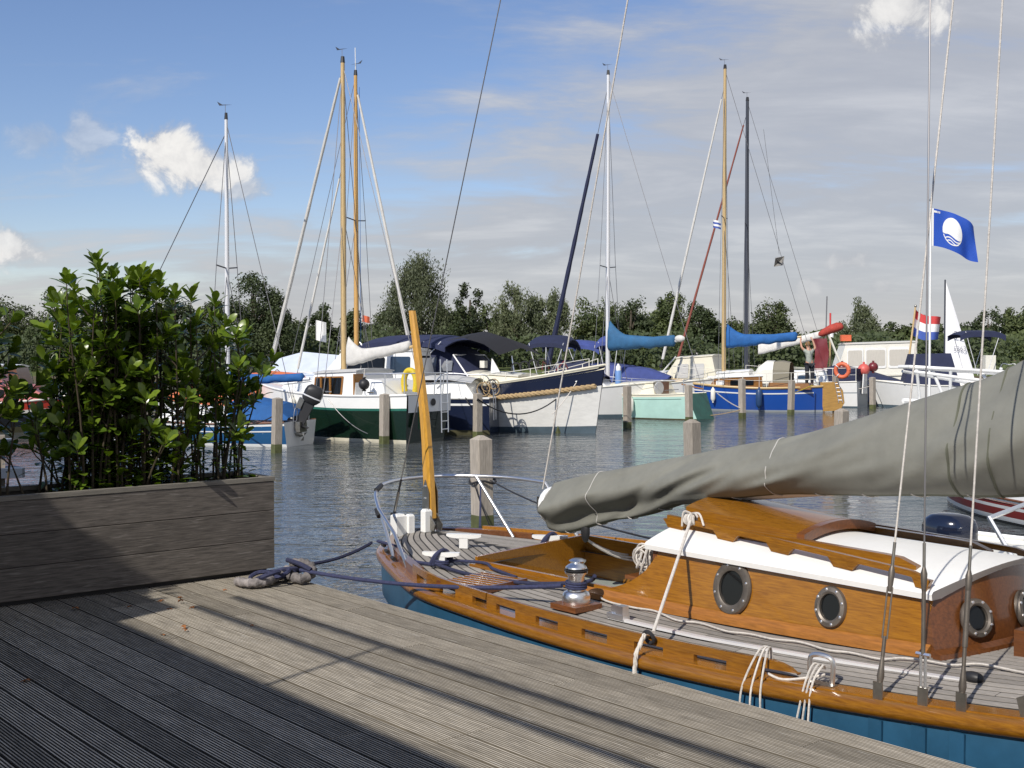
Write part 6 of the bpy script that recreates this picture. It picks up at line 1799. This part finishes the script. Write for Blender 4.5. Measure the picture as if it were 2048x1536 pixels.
emb(topd + wave, 'emblem_disc')
for k in (1, 2): strip_uv([(EC[0] + ER[0] * q * (.86 - .14 * k), EC[1] + .12 + .075 * k + .04 * math.sin(q * 3.0)) for q in [-1 + j / 6 for j in range(13)]], .028, 'emblem_wave')
ringp = [R(a) for a in range(200, 341, 10)]
mbx = MB()
for off in (-.006, .006): mbx.loft([[F(*ang(a), off), F(EC[0] + ER[0] * .92 * math.cos(a), EC[1] - ER[1] * .92 * math.sin(a), off)] for a in ringp], closed=False)
mbx.build('emblem_ring', 'flagwhite', fl_, smooth='full')
for u0, u1 in ((.02, .09), (.10, .125), (.14, .16)): strip_uv([(u0 + (u1 - u0) * j / 3, .05) for j in range(4)], .055, 'corner_mark')
MB().loft([[F(u, v / 10, 0) + Vector((-.02 if u == 0 else 0, 0, 0)) for v in range(11)] for u in (0, .018)], closed=False).build('hoist_band', 'flagwhite', fl_, smooth='full').location = (0, -.005, 0)
# Dutch tricolour on its staff
sa, sb_ = P(1812, 49, .95), P(1830, 49, 4.10)
stf = thing('flag_staff', sa, 0, 'varnished staff of the red white and blue flag', 'flagpole')
MB().tube([(0, 0, 0), sb_ - sa], [.05, .035], 8).build('staff', 'mask', stf)
MB().ball(sb_ - sa, .06, 8, 6).build('finial', 'steel_dull', stf)
tri = thing('tricolour_flag', sb_ + Vector((0, 0, -.12)), 0, 'red white and blue horizontal tricolour flag on a wooden staff', 'flag')
sd_ = (sa - sb_).normalized()
def TF(u, v):
    w = Vector((1.05 * u, .22 * math.sin(u * 6.5), -.62 * u + .5 * max(0, u - .45) * 1.1)) + sd_ * (1.05 * v * (1 - .12 * u))
    return w
for k, m in enumerate(('flagred', 'flagwhite', 'dutchblue')):
    MB().loft([[TF(u / 18, (k + v / 4) / 3) for v in range(5)] for u in range(19)], closed=False).build('stripe', m, tri, smooth='full')
# small flags and pennants
def small_flag(px, py, D, w, h, cols, label, lean=0.0):
    o = thing('small_flag', P(px, D, CH + (708 - py) / CF * D), 0, label, 'flag')
    for k, m in enumerate(cols):
        MB().loft([[(w * u / 6, .04 * math.sin(u * 1.3), -h * (k + v) / len(cols) - .25 * w * u / 6 + lean * v) for v in (0, 1)] for u in range(7)], closed=False).build('stripe', m, o, smooth='full')
small_flag(1425, 440, 45.8, .30, .30, ('flagwhite', 'dutchblue', 'flagwhite', 'dutchblue'), 'small blue and white courtesy flag below the spreader of the wooden mast')
small_flag(1658, 652, 57, .22, .5, ('flagred', 'flagwhite'), 'small pink and white flag on the short staff left of the curtained cruiser')
small_flag(725, 630, 36.5, .22, .2, ('buoyorange',), 'tiny orange pennant beside the second wooden mast')
small_flag(632, 640, 33, .28, .55, ('flagwhite',), 'white triangular cloth on the inner stay of the green sailboat')
stw = thing('short_staff', P(1660, 57.2, .9), 0, 'short wooden staff standing left of the curtained cruiser', 'pole')
MB().tube([(0, 0, 0), (0, 0, 3.2)], [.05, .035], 8).build('staff', 'mask', stw)
MB().tube([(0, 0, 2.3), (0, 0, 3.2)], .045, 8).build('rolled_flag', 'flagred', stw)
line('white_spar', [P(1690, 50.5, 1.3), P(1656, 50.5, 3.0)], .05, 'offwhite', 'leaning white spar left of the curtained cruiser', cat='spar')
# radar reflector hanging on a thin stay
rr_ = thing('radar_reflector', P(1557, 52, 6.15), .5, 'small grey octahedral radar reflector hanging in the rigging against the sky', 'reflector')
k = .31
for ax in ([(0, k, 0), (0, 0, k), (0, -k, 0), (0, 0, -k)], [(k, 0, 0), (0, 0, k), (-k, 0, 0), (0, 0, -k)], [(k, 0, 0), (0, k, 0), (-k, 0, 0), (0, -k, 0)]):
    q = Matrix.Rotation(.62, 3, 'X') @ Matrix.Rotation(.5, 3, 'Y')
    MB().prism([q @ Vector(p) for p in ax], q @ Vector(((.006, 0, 0) if ax[0][0] == 0 else (0, .006, 0) if ax[1][2] else (0, 0, .006)))).build('plate', mat('galv', (.30, .29, .27), .5, .6), rr_, smooth=False)
MB().tube([(0, 0, k), (-.9, 0, 5.6)], .008, 5).build('hanger_line', 'wire', rr_)

# ------------------------------------------------------------------ person on the stern deck
mat('skin', (.50, .27, .18), .55); mat('shirt', (.62, .63, .58), .8, var=.5, vscale=16, col2=(.30, .36, .30)); mat('trousers', (.02, .022, .03), .8); mat('hair', (.26, .14, .05), .7, var=.3, vscale=30)
pe = thing('person', P(1619, 47.2, .86), R(12), 'person in pale patterned shirt and dark trousers reaching up to the red bundle', 'person')
def skinbody(name, verts, edges, rad, m, parent, root=0, levels=2):
    me = bpy.data.meshes.new(name); me.from_pydata([Vector(v) for v in verts], edges, []); me.update()
    o = bpy.data.objects.new(name, me); COL.objects.link(o); o.parent = parent
    md = o.modifiers.new('skin', 'SKIN'); md.use_smooth_shade = True
    if not me.skin_vertices: me.attributes  # layer is created with the modifier
    for i, v in enumerate(me.skin_vertices[0].data):
        v.radius = rad[i] if isinstance(rad[i], tuple) else (rad[i], rad[i]); v.use_root = (i == root)
    sb2 = o.modifiers.new('sub', 'SUBSURF'); sb2.levels = levels; sb2.render_levels = levels
    me.materials.append(MATS[m]); return o
# x to the right of the picture, y away from the camera, back turned to us, leaning a little to the left
V = [(0, 0, .92), (-.01, .01, 1.08), (-.02, .02, 1.25), (-.03, .02, 1.40), (-.04, .03, 1.50), (-.05, .05, 1.60), (-.05, .05, 1.70),
     (-.17, .03, 1.40), (-.30, .08, 1.55), (-.30, .18, 1.78), (-.27, .22, 1.86),
     (.12, .03, 1.41), (.27, .06, 1.52), (.22, .14, 1.78), (.18, .18, 1.88),
     (-.10, 0, .86), (-.11, -.02, .48), (-.11, .03, .08), (-.12, -.12, .04),
     (.10, 0, .86), (.12, -.02, .48), (.12, .03, .08), (.13, -.12, .04)]
E_ = [(0, 1), (1, 2), (2, 3), (3, 4), (4, 5), (5, 6), (3, 7), (7, 8), (8, 9), (9, 10), (3, 11), (11, 12), (12, 13), (13, 14), (0, 15), (15, 16), (16, 17), (17, 18), (0, 19), (19, 20), (20, 21), (21, 22)]
RD = [(.14, .11), (.13, .10), (.15, .11), (.15, .10), .055, (.085, .10), (.075, .09), .065, .045, .036, .03, .065, .045, .036, .03, .095, .065, .045, .03, .095, .065, .045, .03]
# body
bo = skinbody('body', V, E_, RD, 'skin', pe)
# clothing slightly larger than the body
skinbody('shirt', [(0, 0, .84)] + V[1:4] + [V[7], tuple(Vector(V[7]).lerp(Vector(V[8]), .6)), V[11], tuple(Vector(V[11]).lerp(Vector(V[12]), .6))], [(0, 1), (1, 2), (2, 3), (3, 4), (4, 5), (3, 6), (6, 7)], [(.165, .135), (.155, .125), (.17, .13), (.155, .11), .078, .065, .078, .065], 'shirt', pe)
skinbody('trousers', [(0, 0, .95), V[15], V[16], (-.11, .02, .12), V[19], V[20], (.12, .02, .12)], [(0, 1), (1, 2), (2, 3), (0, 4), (4, 5), (5, 6)], [(.15, .12), .11, .08, .065, .11, .08, .065], 'trousers', pe)
MB().ball((-.05, .045, 1.675), .105, 14, 10, (.95, 1.05, 1.15)).build('hair', 'hair', pe, smooth='full')
MB().ball((-.05, .145, 1.655), .02, 8, 6, (1, 1.3, 1.2)).build('nose', 'skin', pe)
for sx in (-1, 1):
    MB().ball((-.05 + sx * .105, .05, 1.66), .025, 8, 6, (.5, 1, 1.4)).build('ear', 'skin', pe)
    hx = V[10] if sx < 0 else V[14]
    for f in range(4): MB().tube([(hx[0] - .022 + .015 * f, hx[1], hx[2]), (hx[0] - .025 + .016 * f - sx * .01, hx[1] + .02, hx[2] + .06), (hx[0] - .025 + .016 * f - sx * .03, hx[1] + .05, hx[2] + .075)], [.010, .009, .007], 6).build('finger', 'skin', pe)
    MB().tube([(hx[0] - sx * .03, hx[1], hx[2] - .01), (hx[0] - sx * .055, hx[1] + .02, hx[2] + .03)], [.011, .008], 6).build('thumb', 'skin', pe)

# ------------------------------------------------------------------ far walkway
wk = thing('walkway', (17.5, 58.5, 0), R(-2), 'low wooden walkway behind the curtained cruiser', 'walkway')
for k in range(5): MB().box((-8 + 4 * k, 0, .1), (.2, .2, 1.4)).build('pile', 'postwood', wk, smooth=False)
for k in range(50): MB().box((-8.6 + .345 * k, 0, .82), (.33, 1.2, .05)).build('plank', 'mask', wk, smooth=False)
MB().box((-.1, -.62, .72), (17.4, .06, .2)).build('edge_beam', 'mask', wk, smooth=False)

# ------------------------------------------------------------------ trees on the far bank
def treemat(name, c1, c2):
    m = leafmat(name, c1, c2, .65, .18)
    return m
treemat('tree_grey', (.135, .155, .075), (.062, .08, .038)); treemat('tree_dark', (.068, .09, .028), (.026, .043, .014)); treemat('tree_mid', (.098, .12, .036), (.040, .06, .02))
mat('bark', (.09, .075, .055), .95, var=.3, vscale=6)
for nm in ('tree_grey', 'tree_dark', 'tree_mid'):
    for n_ in MATS[nm].node_tree.nodes:
        if n_.type == 'TEX_NOISE': n_.inputs['Scale'].default_value = .55
def tree(px, ytop, wpx, D, kind, label, ybase=None, lobes=None, seed=0, dens=1.0, group='trees on the far bank'):
    q = random.Random(seed * 7 + 11)
    m = CF / D
    x = (px - 1024) / m; zt = CH + (708 - ytop) / m; w = wpx / m / 2 * 1.08; zb = 1.0
    H = (zt - zb) * 1.04
    o = thing('tree', (x, D, zb), q.uniform(0, 6), label, 'tree', group)
    lean = (q.uniform(-.03, .03) * H, q.uniform(-.03, .03) * H)
    tr = MB(); r0 = H * .022 + .05
    tr.tube([(0, 0, -.6), (lean[0] * .3, lean[1] * .3, H * .35), (lean[0], lean[1], H * .8)], [r0 * 1.3, r0, r0 * .35], 8)
    if not lobes:
        lobes = [(0, 0, 1.0, .80)]
        for k in range(q.randint(4, 6)):
            a = q.uniform(0, 6.283); r_ = q.uniform(.35, .72)
            lobes.append((r_ * math.cos(a), r_ * math.sin(a), q.uniform(.55, .93), q.uniform(.5, .72)))
    else: lobes = [(a, b_, (c_ * 2 if c_ <= .5 else c_), d_) for a, b_, c_, d_ in lobes]
    clumps = []
    plume = kind == 'tree_grey'
    nc = int(100 * dens)
    for k in range(nc):
        lx, ly, lh, lw = lobes[k % len(lobes)]
        f = q.random() ** .75
        prof = math.sin(math.pi * min(1, .22 + f * .72)) ** (.6 if not plume else .85)
        a = q.uniform(0, 6.283); rr = w * lw * prof * math.sqrt(q.uniform(.2, 1))
        cr = (w * .29 if not plume else w * .24) * q.uniform(.6, 1.2)
        zc = H * lh * (.03 + .95 * f) - cr * .5
        clumps.append((Vector((lx * w * (.55 + .45 * prof) + rr * math.cos(a), ly * w + rr * math.sin(a), zc)), cr))
    for c, cr in clumps[::5]:
        s0 = Vector((lean[0] * .5, lean[1] * .5, max(.3, c.z * .55))); tr.tube([s0, s0.lerp(c, .55) + Vector((0, 0, -.1)), c], [r0 * .4, r0 * .25, .03], 5)
    tr.build('trunk', 'bark', o)
    ls = max(.16, .0022 * D); per = int(165 * dens)
    g = np.random.default_rng(seed * 13 + 5)
    C = np.repeat(np.array([tuple(c) for c, _ in clumps]), per, axis=0); CR = np.repeat(np.array([r_ for _, r_ in clumps]), per)
    n = len(CR)
    unit = lambda a: a / np.maximum(np.linalg.norm(a, axis=1, keepdims=True), 1e-6)
    d = unit(g.normal(size=(n, 3)))
    p = C + d * np.array([1, 1, 1.55 if plume else 1.0]) * (CR * g.uniform(.3, 1.1, n))[:, None]
    nn = unit(d + g.normal(scale=.6, size=(n, 3)) + np.array([0, 0, .3]))
    u = unit(np.cross(nn, unit(g.normal(size=(n, 3)))))
    if plume: u = unit(u + np.array([0, 0, 1.3]))
    v = unit(np.cross(nn, u)); L_ = (ls * g.uniform(.6, 1.5, n))[:, None]; W_ = L_ * (.36 if plume else .55)
    vs = np.stack([p - u * L_ * .5, p + v * W_ * .5, p + u * L_ * .5, p - v * W_ * .5], axis=1).reshape(-1, 3)
    me = bpy.data.meshes.new('crown')
    me.vertices.add(4 * n); me.vertices.foreach_set('co', vs.astype(np.float32).ravel())
    me.loops.add(4 * n); me.loops.foreach_set('vertex_index', np.arange(4 * n, dtype=np.int32))
    me.polygons.add(n); me.polygons.foreach_set('loop_start', np.arange(0, 4 * n, 4, dtype=np.int32))
    me.update(calc_edges=True); me.materials.append(MATS[kind])
    link('crown', me, o)
    return o
TL = [(130, 575, 110, 96, 'tree_dark', 'dark tree behind the top of the left shrub', None), (20, 600, 150, 104, 'tree_mid', 'mid green tree at the left edge behind the shrub', None), (240, 610, 140, 108, 'tree_mid', 'broad tree hidden behind the sunlit shrub', None), (340, 600, 120, 100, 'tree_dark', 'dark tree behind the right part of the shrub', None),
      (505, 550, 150, 92, 'tree_dark', 'round dark green tree right of the white mast above the shrub', None), (425, 600, 80, 100, 'tree_mid', 'small tree left of the round dark tree', None), (585, 640, 90, 112, 'tree_mid', 'low tree right of the round dark tree', None), (642, 612, 84, 104, 'tree_dark', 'narrow tree between the white stays of the green sailboat', None), (720, 622, 90, 104, 'tree_dark', 'tree behind the two wooden masts', None),
      (842, 523, 155, 98, 'tree_grey', 'tall grey-green feathery tree right of the two wooden masts, tallest of all', [(-.25, 0, .5, .75), (.2, .1, .5, .8), (0, -.2, .46, .9)]), (940, 572, 85, 94, 'tree_dark', 'dark pointed tree right of the tallest grey-green tree', None), (1032, 548, 100, 100, 'tree_grey', 'taller of the twin grey-green trees in the middle', None), (1100, 562, 90, 101, 'tree_grey', 'lower right one of the twin grey-green trees', None),
      (1185, 600, 120, 106, 'tree_mid', 'rounded tree left of the white mast with teal sail', None), (1262, 598, 110, 108, 'tree_dark', 'rounded tree right of the white mast with teal sail', None), (1345, 587, 95, 104, 'tree_mid', 'tree crossed by the white forestay of the blue sailboat', None), (1400, 602, 85, 102, 'tree_dark', 'dark tree left of the pale wooden mast', None), (1470, 640, 90, 108, 'tree_mid', 'low tree between wooden and black masts', None), (1545, 605, 115, 110, 'tree_mid', 'round tree right of the black mast', None), (1610, 660, 70, 118, 'tree_dark', 'low tree behind the red bundle', None),
      (1720, 606, 105, 150, 'tree_grey', 'pointed grey-green tree above the curtained cruiser', None), (1680, 660, 60, 160, 'tree_mid', 'small tree left of the pointed grey-green tree', None), (1790, 648, 90, 170, 'tree_mid', 'low tree behind the tricolour flag', None), (1855, 636, 80, 175, 'tree_mid', 'tree left of the far white sail', None), (1920, 652, 70, 300, 'tree_dark', 'small far tree just right of the far sail', None), (1975, 622, 85, 330, 'tree_dark', 'far tree on the distant shore left of the right edge', None), (2035, 618, 90, 335, 'tree_mid', 'far tree on the distant shore at the right edge', None), (2100, 625, 90, 340, 'tree_dark', 'far tree on the distant shore beyond the right edge', None), (-80, 590, 150, 100, 'tree_dark', 'tree beyond the left edge', None),
      (890, 600, 110, 110, 'tree_mid', 'low tree filling the gap between the tallest tree and the dark pointed one', None), (985, 610, 100, 112, 'tree_mid', 'low tree between the dark pointed tree and the twin trees', None), (1300, 630, 110, 116, 'tree_mid', 'low tree between the masts of the mint and blue sailboats', None), (780, 610, 100, 112, 'tree_mid', 'low tree just left of the tallest grey-green tree', None), (1230, 615, 130, 118, 'tree_grey', 'pale tree behind the white mast with teal sail', None)]
for i, (px, yt, wp, D, kd, lab, lo) in enumerate(TL):
    tree(px, yt, wp, D, kd, lab, lobes=lo, seed=i, dens=1.15 if wp > 120 else .9)
# low scrub along the foot of the trees
def scrub(name, pts, h0, h1, n, ls, m, seed):
    q = random.Random(seed); mb = MB()
    for k in range(n):
        t = q.random() * (len(pts) - 1); i = int(t); a = Vector(pts[i]).lerp(Vector(pts[i + 1]), t - i)
        hh = (h0 + (h1 - h0) * (.5 + .5 * noise.noise(Vector((a.x * .33, seed, 0))) * 1.4))
        p = a + Vector((q.uniform(-1, 1), q.uniform(-2.5, 2.5), hh * q.random() ** .7))
        nn = Vector((q.gauss(0, .6), -1 + q.gauss(0, .5), q.gauss(.5, .5))).normalized(); u = Matrix.Rotation(q.uniform(0, 6.28), 3, nn) @ nn.orthogonal().normalized(); v = nn.cross(u); L_ = ls * q.uniform(.6, 1.4)
        mb.add([p - u * L_ * .5, p + v * L_ * .3, p + u * L_ * .5, p - v * L_ * .3], [(0, 1, 2, 3)])
    return mb.build(name, m, None, smooth=False, kind='stuff', label='low green scrub along the bank under the trees', cat='scrub')
scrub('bank_scrub', [(-60, 97, 1), (-20, 96, 1), (20, 97, 1), (40, 98, 1)], 1.0, 3.9, 18000, .36, 'tree_dark', 3)
scrub('bank_scrub', [(40, 160, 1), (80, 182, 1)], 2.5, 5.5, 4000, .6, 'tree_mid', 4)
scrub('bank_scrub', [(90, 338, 1), (180, 345, 1)], 3, 8.0, 5000, 1.0, 'tree_dark', 5)
bank('far_bank', 38, 84, 140, 260, .8)
